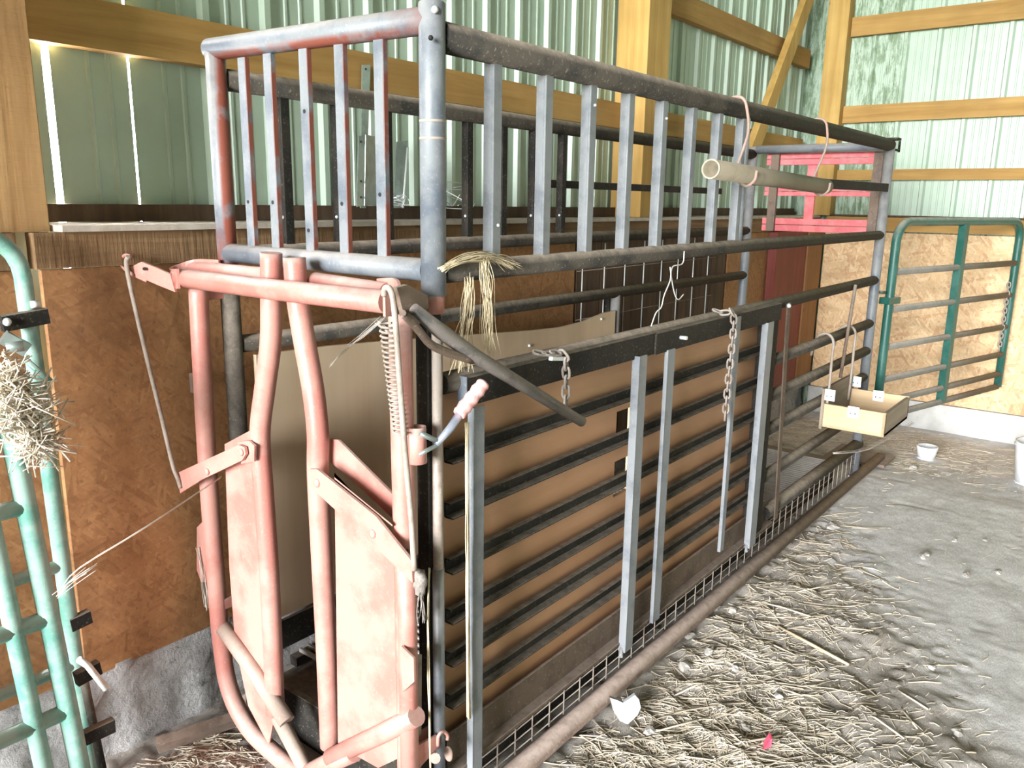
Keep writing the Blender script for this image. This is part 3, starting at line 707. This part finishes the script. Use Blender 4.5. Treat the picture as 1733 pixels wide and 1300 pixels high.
# ratchet latch with a red grip
obj('latch_sleeve', hollow(px(705, 722, X=-.07), px(707, 783, X=-.07), .019, .015, 16), 'pink', HG)
rh = obj('latch_arm', join(tube([px(711, 733, Y=-.045), px(740, 747, Y=-.06)], .0055, 8), tube([px(709, 770, Y=-.045), px(742, 752, Y=-.06)], .0045, 8)), 'galv', HG)
obj('latch_shaft', tube([px(738, 752, Y=-.06), px(762, 725, Y=-.065), px(780, 698, Y=-.07)], [.006, .0085, .009], 8), 'bluesteel', rh)
g0, g1 = px(776, 702, Y=-.07), px(819, 648, Y=-.08); gp = []; gr_ = []
for k in range(17):
    t = k/16; gp.append(g0*(1-t)+g1*t); gr_.append((.0148+.0013*math.cos(t*4*2*math.pi))*(0.8 if k in (0, 16) else 1))
obj('red_grip', tube(gp, gr_, 12), 'redgrip', rh, label='ribbed red vinyl grip')
# hook bracket low on the right
hb = obj('hook_bracket', prism([px(706, 1263, Y=-.02), px(740, 1245, Y=-.03), px(745, 1262, Y=-.03), px(710, 1300, Y=-.02)], (0, .006, 0)), 'pink', HG)
obj('hook_bolt', tube(smooth_path([px(741, 1262, Y=-.045), px(742, 1246, Y=-.05), px(750, 1238, Y=-.05), px(757, 1244, Y=-.05), px(757, 1252, Y=-.05)], 4), .004, 8), 'pink', hb)
obj('hook_pad', ball(px(759, 1276, Y=-.05), .014, 10, 7, (.45, .9, 1.35)), 'pinkdust', hb)
obj('bracket_nut', tube([px(734, 1282, Y=-.04), px(737, 1284, Y=-.06)], .011, 10), 'pink', hb)
obj('ruler_strip', prism([px(703, 1108, Y=-.005), px(714, 1108, Y=-.005), px(713, 1245, Y=-.005), px(703, 1248, Y=-.005)], (0, .003, 0)), 'rod', HG)

# ================================================================== CHAINS
_link = None
def link_geo(c, d, s, Lk=.030, Wk=.015, r=.0032):
    d = unit(d); s = unit(np.asarray(s)-d*(np.asarray(s)@d)); pts = []
    hl = (Lk-Wk)/2
    for k in range(5): a = -math.pi/2+math.pi*k/4; pts.append(c+d*(hl+math.cos(a)*Wk/2)+s*math.sin(a)*Wk/2)
    for k in range(5): a = math.pi/2+math.pi*k/4; pts.append(c+d*(-hl+math.cos(a)*Wk/2)+s*math.sin(a)*Wk/2)
    return tube(pts, r, 6, False, True)
def chain(pts, label, n):
    P = smooth_path(pts, 10); S = [0]
    for a, b in zip(P, P[1:]): S.append(S[-1]+np.linalg.norm(b-a))
    t = thing('chain', tuple(P[-1]), label, 'chain', 'chains hung on the chute side')
    for k in range(n):
        s = S[-1]*(k+.5)/n; i = max(j for j in range(len(S)) if S[j] <= s); i = min(i, len(P)-2)
        f = (s-S[i])/(S[i+1]-S[i]); c = P[i]*(1-f)+P[i+1]*f; d = P[i+1]-P[i]
        sd = V(1, 0.3, 0.2) if k % 2 == 0 else V(-.3, 1, .3)
        obj('link', link_geo(c, d, sd, S[-1]/n*1.36, S[-1]/n*.72, S[-1]/n*.145), 'chain', t)
chain([px(905, 598, Y=-.02)*[1, 1, 0]+V(0, 0, 1.127), px(925, 599, Y=-.035)*[1, 1, 0]+V(0, 0, 1.122), px(945, 600, Y=-.042)*[1, 1, 0]+V(0, 0, 1.119), px(956, 606, Y=-.052), px(958, 640, Y=-.046), px(957, 688, Y=-.046)], 'short chain draped over the top plate beside the lever end', 9)
chain([px(1208, 528, Y=-.01)*[1, 1, 0]+V(0, 0, 1.130), px(1225, 526, Y=-.035)*[1, 1, 0]+V(0, 0, 1.122), px(1240, 530, Y=-.058), px(1241, 560, Y=-.058), px(1236, 610, Y=-.057), px(1231, 660, Y=-.057), px(1227, 710, Y=-.057)], 'long chain hanging down the chute side from the top plate', 17)
obj('chain_clip', bar(px(932, 607, Y=-.044), px(953, 607, Y=-.044), .012, .010), 'zinc', None, 'small pale steel clip at the short chain', 'clip')

# ================================================================== PIPE HUNG ON THE CAGE, FEED BOX
PV = thing('hanging_pipe', tuple(px(1300, 315, Y=-.08)), 'dusty grey plastic pipe hung from the cage rail by two wire hooks', 'pipe')
a, b = px(1203, 286, Y=-.075), px(1398, 316, Y=-.075)
bo = obj('pipe', hollow(a, b, .0285, .024, 24), 'pvc', PV)
obj('cut_end', hollow(a-.002*unit(b-a), a+.002*unit(b-a), .0287, .0242, 24), 'pvcend', bo)
def hook(tx, pxx):
    c = a+(b-a)*pxx
    pts = [V(tx, .034, zT+.004), V(tx, .02, zT+.028), V(tx, 0, zT+.034), V(tx, -.022, zT+.027), V(tx+.002, -.036, zT), V(tx*.6+c[0]*.4, -.055, zT-.08), V(c[0], c[1]+.036, c[2]+.03), V(c[0]-.004, c[1]+.034, c[2]-.012), V(c[0]-.008, c[1], c[2]-.035), V(c[0]-.012, c[1]-.028, c[2]-.018), V(c[0]-.014, c[1]-.034, c[2]+.012)]
    obj('wire_hook', tube(smooth_path(pts, 5), .0048, 8), 'pinkdust', PV)
hook(1.405, .26); hook(2.205, .955)

FB = thing('feed_box', (2.72, -.17, .47), 'small open plywood box hooked over the rear rails with rod hangers', 'box')
bx0, bx1, by0, by1, bz0 = 2.53, 2.96, -.305, -.038, .482
obj('bottom', box(bx0, bx1, by0, by1, bz0, bz0+.012), 'boxply', FB)
obj('side', box(bx0, bx0+.014, by0, by1, bz0, bz0+.108), 'boxply', FB)
obj('side', box(bx1-.014, bx1, by0, by1, bz0, bz0+.108), 'boxply', FB)
obj('side', box(bx0, bx1, by0, by0+.014, bz0, bz0+.105), 'boxside', FB)
obj('back_board', box(bx0-.004, bx1+.004, by1, by1+.014, bz0-.01, bz0+.178), 'boxside', FB)
for X_, Y_, Z_ in ((bx0-.0025, -.055, .64), (bx0-.0025, -.165, .578), (bx1-.0165, -.165, .578), (bx1+.0, -.05, .63)):
    br = obj('bracket', box(X_, X_+.0022, Y_-.028, Y_+.022, Z_-.032, Z_+.02), 'zinc', FB)
    for kk in (-.012, .008): obj('screw', ball((X_-.0008, Y_+kk, Z_-.012), .003, 8, 4), 'hole', br)
for hx in (bx0+.03, bx1-.06):
    pts = [V(hx, by1-.004, bz0+.06), V(hx, by1-.006, bz0+.17), V(hx+.004, -.042, .80), V(hx+.006, -.040, .875), V(hx+.006, -.012, .905), V(hx+.004, .018, .898), V(hx, .038, .870), V(hx-.01, .048, .80)]
    obj('hanger_rod', tube(smooth_path(pts, 5), .0062, 8), 'rod', FB)

# ================================================================== GREEN GATES
def field_gate(name, A, B, ztop, zs, zbot, label, m, r=.022, rr=.0165, flatbar=None, tubebar=None, lean=(0, 0, 0), ml=None, group=None, rcorner=.11):
    A = np.asarray(A, float); B = np.asarray(B, float); d = unit(B-A); lean = np.asarray(lean, float)
    P = lambda s, z: V(A[0]+d[0]*s, A[1]+d[1]*s, z)+lean*(ztop-z)
    Ln = np.linalg.norm(B-A)
    t = thing(name, (*((A+B)/2)[:2], zbot), label, 'gate', group)
    pts = [P(0, zbot)]+[P(0, z) for z in (zbot+.3, ztop-rcorner-.05)]
    for k in range(7): a_ = math.pi/2*k/6; pts.append(P(rcorner*(1-math.cos(a_)), ztop-rcorner+rcorner*math.sin(a_)))
    pts += [P(Ln/2, ztop)]
    for k in range(7): a_ = math.pi/2*k/6; pts.append(P(Ln-rcorner*(1-math.sin(a_)), ztop-rcorner+rcorner*math.cos(a_)))
    pts += [P(Ln, z) for z in (zbot+.3, zbot)]
    obj('frame', tube(pts, r, 14), m, t)
    for z in zs: obj('rail', tube([P(.01, z), P(Ln*.5, z), P(Ln-.01, z)], rr, 12), ml or m, t)
    for s in (flatbar or ()): obj('brace', bar(P(s, zbot), P(s, ztop-.01), .042, .045, (*d[:2], 0)), m, t)
    for s in (tubebar or ()): obj('brace', tube([P(s, zbot), P(s, ztop-.01)], r*.9, 12), m, t)
    return t, P, d
GA, PA, dA = field_gate('field_gate', (3.45, -.05), (4.86, -.44), 1.395, (1.135, .935, .73, .55, .42, .335), .335,
    'dark teal tube gate standing open against the yellow far wall', 'teal', .0235, .0185, (.72,), ml='dustpipe')
hg = obj('hinge_clamp', join(bar(PA(-.05, .985), PA(.06, .985), .058, .034), tube([V(3.345, -.02, 1.035), PA(-.05, 1.03)], .008, 8)), 'teal', GA)
cg = thing('chain', tuple(PA(1.45, .60)), 'thin grey chain hanging on the far stile of the dark teal gate', 'chain')
for k in range(16): obj('link', link_geo(PA(1.418, 1.0-.027*k)+V(-.026, .0, 0), (0, 0, 1), (1, 0, 0) if k % 2 else (0, 1, 0), .036, .02, .004), 'chain', cg)
# two paler gates stacked against the left wall, their ends in view
lx = 1.9
GB, PB, dB = field_gate('field_gate', (-.452-lx, .79), (-.452, .79), 1.395, (.62, .36), .012,
    'mint green gate standing flat against the brown OSB wall', 'mint', .018, .015, None, lean=(.018, -.0, 0), rcorner=.10)
GC, PC, dC = field_gate('field_gate', (-.560-lx, .69), (-.565, .66), 1.12, (.835, .575, .345), .012,
    'pale mint gate leaning in front of another gate, straw caught on it', 'mint', .021, .018, tubebar=(lx-.075,), lean=(.058, -.03, 0), rcorner=.04)
def gbolt(t, x0, y0, Y, lx_, ly):
    obj('hinge_plate', bar(px(x0, y0, Y=Y), px(x0+lx_, y0+ly, Y=Y), .02, .034), 'black', t)
gbolt(GB, 2, 548, .77, 78, -14); gbolt(GB, 118, 1058, .78, 34, -16); gbolt(GC, 128, 1150, .66, 40, -22); gbolt(GC, 140, 1250, .64, 52, -24)
obj('latch_rod', tube([px(42, 608, Y=.74), px(86, 646, Y=.71)], .007, 8), 'mint', GB)
obj('bolt', tube([px(52, 516, Y=.77), px(66, 514, Y=.77)], .008, 8), 'zinc', GB)
obj('bolt', ball(px(12, 545, Y=.755), .009, 8, 5), 'zinc', GB)
obj('gate_latch', join(bar(px(5, 570, Y=.75), px(45, 592, Y=.74), .03, .03), tube([px(10, 588, Y=.74), px(40, 585, Y=.73)], .012, 10)), 'galv', GB)
obj('latch_rod', tube([px(133, 1116, Y=.62), px(148, 1126, Y=.62), px(180, 1166, Y=.60)], .0075, 8), 'whitestring', GC)
obj('hinge_rod', tube([px(142, 1150, Y=.70), px(175, 1310, Y=.68)], .010, 8), 'black', GC)

# ================================================================== THINGS ON THE LEDGE
zl = 1.402
BK = thing('sheet_bracket', (*px(640, 350, Y=.97)[:2], zl), 'pale galvanised bracket plate with slots standing on the dusty ledge', 'bracket')
Bq = lambda x, y, Y=.96: px(x, y, Y=Y)
obj('face_strip', prism([Bq(607, 230), Bq(618, 228), Bq(616, 348), Bq(604, 350)], (0, .003, 0)), 'galv', BK)
obj('side_plate', prism([Bq(618, 228), px(618, 228, Y=.96)+V(.10, .04, .0), px(616, 348, Y=.96)+V(.10, .04, .0), Bq(616, 348)], (.001, -.003, 0)), 'galv', BK)
for y_ in (240, 307, 334): obj('slot', tube([Bq(611, y_, .9585), Bq(611, y_, .9575)], .004, 8), 'hole', BK)
B2 = thing('sheet_bracket', (*px(620, 350, Y=1.0)[:2], zl), 'tall narrow galvanised strip leaning behind the bracket plate on the ledge', 'bracket')
obj('strip', prism([px(613, 110, Y=.99), px(627, 110, Y=.99), px(619, 352, Y=.975), px(610, 352, Y=.975)], (0, .003, 0)), 'galv', B2)
obj('slot', tube([px(619, 117, Y=.9885), px(619, 117, Y=.9875)], .004, 8), 'hole', B2)
B3 = thing('gate_latch_part', (*px(690, 355, Y=.97)[:2], zl), 'dark steel latch plate with a rod leaning on the sheet wall', 'hardware')
obj('plate', prism([px(672, 240, Y=1.0), px(690, 238, Y=1.0), px(684, 352, Y=.97), px(666, 352, Y=.97)], (0, .004, 0)), 'galv', B3)
obj('rod', tube([px(690, 250, Y=.98), px(684, 325, Y=.965), px(682, 352, Y=.96)], .004, 8), 'zinc', B3)
def wire_tangle(name, c, R, n, mat, label, cat, seed, r=.0016, flatz=.5):
    Rn = random.Random(seed); gs = []
    for k in range(n):
        p = [np.asarray(c)+R*V(Rn.uniform(-1, 1), Rn.uniform(-.6, .6), Rn.uniform(-flatz, flatz)) for _ in range(5)]
        for q_ in p: q_[2] = max(q_[2], c[2]-R*flatz*.95)
        gs.append(tube(smooth_path(p, 5), r, 5))
    return obj(name, join(*gs), mat, None, label, cat)
wire_tangle('wire_tangle', px(676, 352, Y=.93)+V(0, 0, .025), .04, 5, 'zinc', 'loose tangle of thin pale wire on the ledge by the brackets', 'wire', 3)
wire_tangle('wire_tangle', px(770, 345, Y=.97)+V(0, 0, .03), .10, 4, 'zinc', 'loose grey wire curls on the ledge by the middle post', 'wire', 5)

# ================================================================== TWINE, STRAW CLUMPS, COBWEBS
def strands(pts, n, spread, r, seed, per=6, tail=1.0):
    Rn = random.Random(seed); gs = []
    for k in range(n):
        off = V(Rn.gauss(0, 1), Rn.gauss(0, 1), Rn.gauss(0, .6))*spread
        P = [np.asarray(p, float)+off*(.35+tail*i/len(pts))+V(Rn.gauss(0, 1), Rn.gauss(0, 1), Rn.gauss(0, 1))*spread*.45 for i, p in enumerate(pts)]
        gs.append(tube(smooth_path(P, per), r, 4))
    return join(*gs)
tw = thing('twine_tuft', tuple(px(815, 600, Y=-.03)), 'frayed tan twine tied round the middle rail and hanging loose', 'twine')
obj('knot', strands([px(748, 455, Y=-.03), px(780, 441, Y=-.034), px(815, 434, Y=-.036), px(840, 438, Y=-.034), px(866, 452, Y=-.034)], 34, .0075, .0009, 11), 'twine', tw)
obj('tail', strands([px(818, 437, Y=-.036), px(822, 470, Y=-.045), px(825, 520, Y=-.045), px(826, 560, Y=-.045), px(830, 600, Y=-.045)], 26, .009, .0007, 12), 'twine', tw)
obj('tail', strands([px(795, 470, Y=-.030), px(792, 520, Y=-.035), px(786, 570, Y=-.035), px(780, 625, Y=-.035)], 24, .010, .0007, 13), 'twine', tw)
obj('hanging_twine', strands([px(790, 716, Y=-.055), px(791, 800, Y=-.055), px(790, 900, Y=-.055), px(791, 1000, Y=-.055), px(792, 1100, Y=-.055), px(793, 1215, Y=-.055)], 12, .003, .0016, 14), 'twine', None, 'frayed tan twine running down the near upright of the side panel', 'twine')
obj('hanging_twine', strands([px(726, 962, Y=-.04), px(724, 1040, Y=-.04), px(725, 1130, Y=-.04), px(727, 1240, Y=-.04), px(728, 1330, Y=-.04)], 5, .002, .0018, 15), 'twine', None, 'thin tan twine hanging beside the pink leaf edge', 'twine')
obj('dust_ball', join(ball(px(710, 985, Y=-.035), .02, 12, 9, (.75, .8, 1.5), .35, 4), strands([px(711, 1000, Y=-.035), px(713, 1030, Y=-.035), px(714, 1052, Y=-.035)], 10, .006, .0012, 16)), 'rag', None, 'grey ball of dust and fibre stuck at the leaf edge', 'dust clump')
obj('string_loop', tube(smooth_path([px(1158, 425, Y=-.026), px(1155, 446, Y=-.026), px(1138, 452, Y=-.028), px(1134, 475, Y=-.03), px(1124, 500, Y=-.03), px(1119, 520, Y=-.03), px(1110, 530, Y=-.03), px(1102, 552, Y=-.028)], 6), .0019, 6), 'whitestring', None, 'white string hanging from the middle rail over the long chute side', 'string')
obj('string_loop', tube(smooth_path([px(1134, 452, Y=-.028), px(1137, 475, Y=-.03), px(1142, 498, Y=-.03), px(1148, 507, Y=-.03), px(1157, 498, Y=-.03)], 6), .0018, 6), 'whitestring', None, 'short knotted white string end beside the hanging string', 'string')
def web(name, pts, n, spread, label, seed, r=.0005):
    obj(name, strands(pts, n, spread, r, seed, 3), 'web', None, label, 'cobweb')
web('cobweb', [px(560, 620, X=.02), px(585, 590, X=.04), px(610, 570, X=.06), px(648, 538, X=.08)], 7, .005, 'dusty cobweb stretched behind the right stanchion', 21, .0004)
web('cobweb', [px(100, 1000, Y=.58), px(135, 962, Y=.55), px(250, 892, Y=.45), px(375, 808, X=-.13)], 3, .002, 'long dusty cobweb thread from the gate to the link bar', 22)
web('cobweb', [px(95, 1008, Y=.58), px(120, 985, Y=.57), px(152, 958, Y=.55)], 8, .005, 'thick dusty cobweb end on the mint gate', 23, .0008)
web('cobweb', [px(336, 925, X=-.08), px(345, 985, X=-.085), px(352, 1030, X=-.085)], 8, .006, 'dusty cobweb on the pink frame tab', 24, .0008)
web('cobweb', [px(640, 545, X=-.12), px(672, 570, X=-.1), px(700, 560, X=-.06)], 6, .005, 'dusty cobweb under the lever housing', 25)
web('cobweb', [px(1410, 768, Y=-.02), px(1470, 760, Y=-.10), px(1545, 715, Y=-.18)], 5, .006, 'cobweb threads from the base rail to the feed box', 26, .0009)

def stick_geo(p, d, ln, r, bend=0.0, n=4):
    d = unit(d); s = unit(np.cross(d, (0, 0, 1)) if abs(d[2]) < .95 else V(1, 0, 0))
    m = p+d*ln*.5+s*bend*ln
    return tube([p, m, p+d*ln], r, n)
def straw_clump(c, R, n, seed, lmin=.03, lmax=.10, flatten=(1, .6, 1), r=.0013):
    Rn = random.Random(seed); gs = []
    for k in range(n):
        o = V(Rn.gauss(0, .42)*flatten[0], Rn.gauss(0, .42)*flatten[1], Rn.gauss(0, .42)*flatten[2])*R
        d = V(Rn.gauss(0, 1), Rn.gauss(0, 1), Rn.gauss(0, 1)); l = Rn.uniform(lmin, lmax)
        gs.append(stick_geo(c+o-unit(d)*l/2, d, l, Rn.uniform(.7, 1.5)*r, Rn.uniform(-.12, .12)))
    return join(*gs)
obj('straw_tuft', join(straw_clump(px(34, 690, Y=.58), .062, 260, 31), straw_clump(px(62, 752, Y=.58), .045, 170, 32), straw_clump(px(14, 640, Y=.59), .045, 70, 33)), 'strawpale', None, 'clump of pale straw caught on the leaning mint gate', 'straw', None, 'stuff')

def ground(x, y):
    p = px(x, y, Z=0.0)
    for _ in range(3): p = px(x, y, Z=float(gh(p[0], p[1])))
    return p
CLEAR = [(*ground(1567, 776)[:2], .115), (*ground(1752, 818)[:2], .18), (*ground(1058, 1226)[:2], .05)]
# loose straw on the floor: nobody could count it
def density(x, y):
    d = np.zeros_like(x)
    d += 1.0*np.exp(-((x-.62)/.42)**2-((y+.40)/.42)**2)
    d += .35*np.exp(-((x-1.35)/.6)**2-((y+.25)/.25)**2)
    d += .10*np.exp(-((x-2.8)/1.4)**2-((y+.12)/.14)**2)
    d += 1.0*np.exp(-((x+.2)/.3)**2-((y-.68)/.14)**2)
    d += .25*np.exp(-((x-4.25)/.45)**2-((y-.1)/.5)**2)
    d += .7*np.exp(-((x-3.9)/.6)**2-((y-.55)/.2)**2)
    return np.clip(d+.03, 0, 1)*(1-.95*bare(x, y)*(x < 3.7))
def scatter(n, seed, x0, x1, y0, y1):
    R_ = np.random.default_rng(seed); out = []
    while len(out) < n:
        X_ = R_.uniform(x0, x1, 4000); Y_ = R_.uniform(y0, y1, 4000); k = R_.random(4000) < density(X_, Y_)
        ins = (Y_ > -.075) & (Y_ < .775) & (X_ > -.1) & (X_ < 3.45)
        for cx_, cy_, cr_ in CLEAR: ins |= (X_-cx_)**2+(Y_-cy_)**2 < cr_**2
        out += list(zip(X_[k & ~ins], Y_[k & ~ins]))
    return np.array(out[:n])
for nm, cnt, sd, lm, rr, mt in (('floor_straw', 2500, 41, (.03, .14), .0016, 'straw'), ('floor_chaff', 11000, 42, (.006, .038), .0011, 'strawpale')):
    pts = scatter(cnt, sd, -.6, 4.85, -1.6, .77); R_ = np.random.default_rng(sd+1)
    vs = np.zeros((cnt, 12, 3)); an = np.where(R_.random(cnt) < .5, R_.normal(-.75, .35, cnt), R_.uniform(0, math.pi, cnt)); ln = R_.uniform(*lm, cnt)*np.where(R_.random(cnt) < .1, 1.6, 1)
    rad = rr*R_.uniform(.6, 1.4, cnt); bd = R_.uniform(-.1, .1, cnt)*ln
    dx, dy = np.cos(an), np.sin(an)
    for j, tt in enumerate((-.5, 0, .5)):
        cx = pts[:, 0]+dx*ln*tt-dy*(bd if j == 1 else 0); cy = pts[:, 1]+dy*ln*tt+dx*(bd if j == 1 else 0)
        cz = gh(cx, cy)+R_.uniform(0, .005, cnt)
        for k, (s, h) in enumerate(((-1, 0), (0, 1), (1, 0), (0, -1))):
            vs[:, j*4+k, 0] = cx-dy*s*rad; vs[:, j*4+k, 1] = cy+dx*s*rad; vs[:, j*4+k, 2] = cz+h*rad
    f = []
    base = [(j*4+k, j*4+(k+1) % 4, j*4+4+(k+1) % 4, j*4+4+k) for j in range(2) for k in range(4)]
    fa = (np.array(base)[None]+(np.arange(cnt)*12)[:, None, None]).reshape(-1, 4)
    me = bpy.data.meshes.new(nm); me.from_pydata(vs.reshape(-1, 3).tolist(), [], fa.tolist()); me.materials.append(MAT[mt])
    o = bpy.data.objects.new(nm, me); col.objects.link(o)
    tag(o, 'loose dry straw strewn over the dirt floor' if nm == 'floor_straw' else 'short pale chaff strewn over the dirt floor', 'straw', kind='stuff')

# ================================================================== SMALL THINGS ON THE FLOOR
def rocky(c, r, seed):
    R0 = random.Random(seed); g = ball(c, r, 7, 5, (R0.uniform(.9, 1.5), R0.uniform(.7, 1.1), R0.uniform(.4, .65)), .75, seed)
    return g[0], g[1], [False]*len(g[2])
def stone(x, y, r, seed, mat='pebble', label='small grey stone lying on the dirt floor', group='small stones on the dirt floor', sx=(1.2, 1, .7)):
    p = ground(x, y)
    return obj('stone', rocky(p+V(0, 0, r*.22), r, seed), mat, None, label, 'stone', group)
# the white heart-shaped lump
p = ground(1058, 1228); s = .0019
hp = [(-23, 26), (-12, 22), (-3, 17), (6, 24), (15, 32), (21, 24), (24, 9), (19, -5), (4, -22), (-8, -16), (-18, 4)]
rv = RT*[1, 1, 0]; rv = unit(rv); fwv = unit(FW*[1, 1, 0])
front = [p+rv*a*s+V(0, 0, (b+24)*s*.74)+fwv*(b+24)*s*.28 for a, b in hp]
obj('white_stone', prism(front, fwv*.016-V(0, 0, .003)), 'stone', None, 'white heart-shaped lump of stone beside the bottom pipe', 'stone')
for k, (x, y, r) in enumerate(((1165, 1078, .022), (1158, 1130, .022), (1202, 1105, .018), (1245, 1132, .014), (1210, 1030, .020), (1240, 1034, .018), (1318, 1180, .016), (1262, 1235, .018), (1100, 1240, .016),
    (1565, 943, .03), (1635, 975, .018), (1535, 1128, .012), (1578, 1132, .012), (1545, 793, .03), (1615, 915, .014), (1668, 915, .012), (1410, 893, .030), (1478, 1020, .012), (1360, 895, .02), (1500, 1105, .012), (1690, 970, .014), (1620, 1240, .016))):
    if y > 1000 and x < 1270: lb_, gp_ = 'small grey stone in the straw beside the bottom pipe', 'stones beside the bottom pipe'
    elif y < 900: lb_, gp_ = 'flat grey stone between the chute and the far curb', 'stones towards the far curb'
    else: lb_, gp_ = 'small grey pebble on the open bare dirt away from the chute', 'pebbles on the bare dirt'
    stone(x, y, r, 60+k, label=lb_, group=gp_)
# sticks: longest ones in view
def stickobj(x0, y0, x1, y1, r, label, m='stick'):
    a, b = ground(x0, y0)+V(0, 0, r), ground(x1, y1)+V(0, 0, r); mid = (a+b)/2; mid[2] = max(mid[2], float(gh(mid[0], mid[1]))+r*.8)
    obj('straw_stalk' if m != 'stick' else 'wood_sliver', tube([a, mid, b], [r*.7, r, r*.8], 6), m, None, label, 'stick' if m == 'stick' else 'straw', 'long stalks lying on the dirt floor')
stickobj(1316, 1062, 1436, 1128, .006, 'thick pale wood sliver lying on the dirt, longest of the floor litter')
for q_ in ((1322, 1064, 1408, 1028), (1275, 1018, 1372, 1045), (1205, 1085, 1282, 1122), (1275, 1078, 1350, 1112), (1435, 1200, 1530, 1252), (1110, 1240, 1200, 1215), (1240, 1262, 1330, 1245), (1520, 1170, 1570, 1202), (1350, 1003, 1412, 990), (1525, 1200, 1552, 1235), (1140, 1180, 1210, 1150), (1330, 1190, 1420, 1160)):
    stickobj(*q_, .0032, 'long dry straw stalk lying on the dirt floor', 'strawpale')
p = ground(1302, 1268)
obj('pink_scrap', prism([p+V(-.02, .01, .004), p+V(.012, .022, .004), p+V(.018, .012, .032), p+V(-.006, -.002, .034), p+V(-.022, -.006, .02)], (.004, -.004, .002)), 'pinkscrap', None, 'torn bright pink plastic scrap in the floor straw', 'litter')
p = ground(1567, 776)
def cup(p, r0, r1, h, n=20):
    vs = []; fs = []; pr = [(r0, 0), (r1, h), (r1+.004, h), (r1+.004, h-.01), (r1-.004, h-.001), (r0-.005, .006)]
    for r, z in pr:
        for k in range(n): a_ = 2*math.pi*k/n; vs.append(p+V(r*math.cos(a_), r*math.sin(a_), z))
    order = [0, 3, 2, 1, 4, 5]
    vs2 = []
    for i in (0, 3, 2, 4, 5):
        vs2 += vs[i*n:(i+1)*n]
    for i in range(4):
        for k in range(n): l = (k+1) % n; fs.append((i*n+k, i*n+l, (i+1)*n+l, (i+1)*n+k))
    fs.append(tuple(range(n))); fs.append(tuple(range(4*n, 5*n)))
    return vs2, fs, [True]*(len(fs)-2)+[False, False]
obj('plastic_tub', cup(p+V(0, 0, -.005), .045, .056, .085), 'tub', None, 'small white plastic tub standing on the dirt near the far curb', 'tub')
p = ground(1752, 818)
BU = thing('bucket', tuple(p), 'white plastic bucket on the dirt floor at the far curb', 'bucket')
obj('pail', cup(p+V(0, 0, -.005), .10, .12, .24, 28), 'tub', BU)
obj('rim', tube([p+V(.124*math.cos(2*math.pi*k/28), .124*math.sin(2*math.pi*k/28), .215) for k in range(28)], .005, 8, False, True), 'tub', BU)
a, b = px(262, 1236, Y=.80), px(395, 1246, Y=.74); a[2] = b[2] = .018
obj('angle_iron', angle(a, b, .032, .005, unit(np.cross(b-a, (0, 0, 1))), (0, 0, 1)), 'rust', None, 'rusty angle iron offcut lying by the concrete curb', 'scrap')
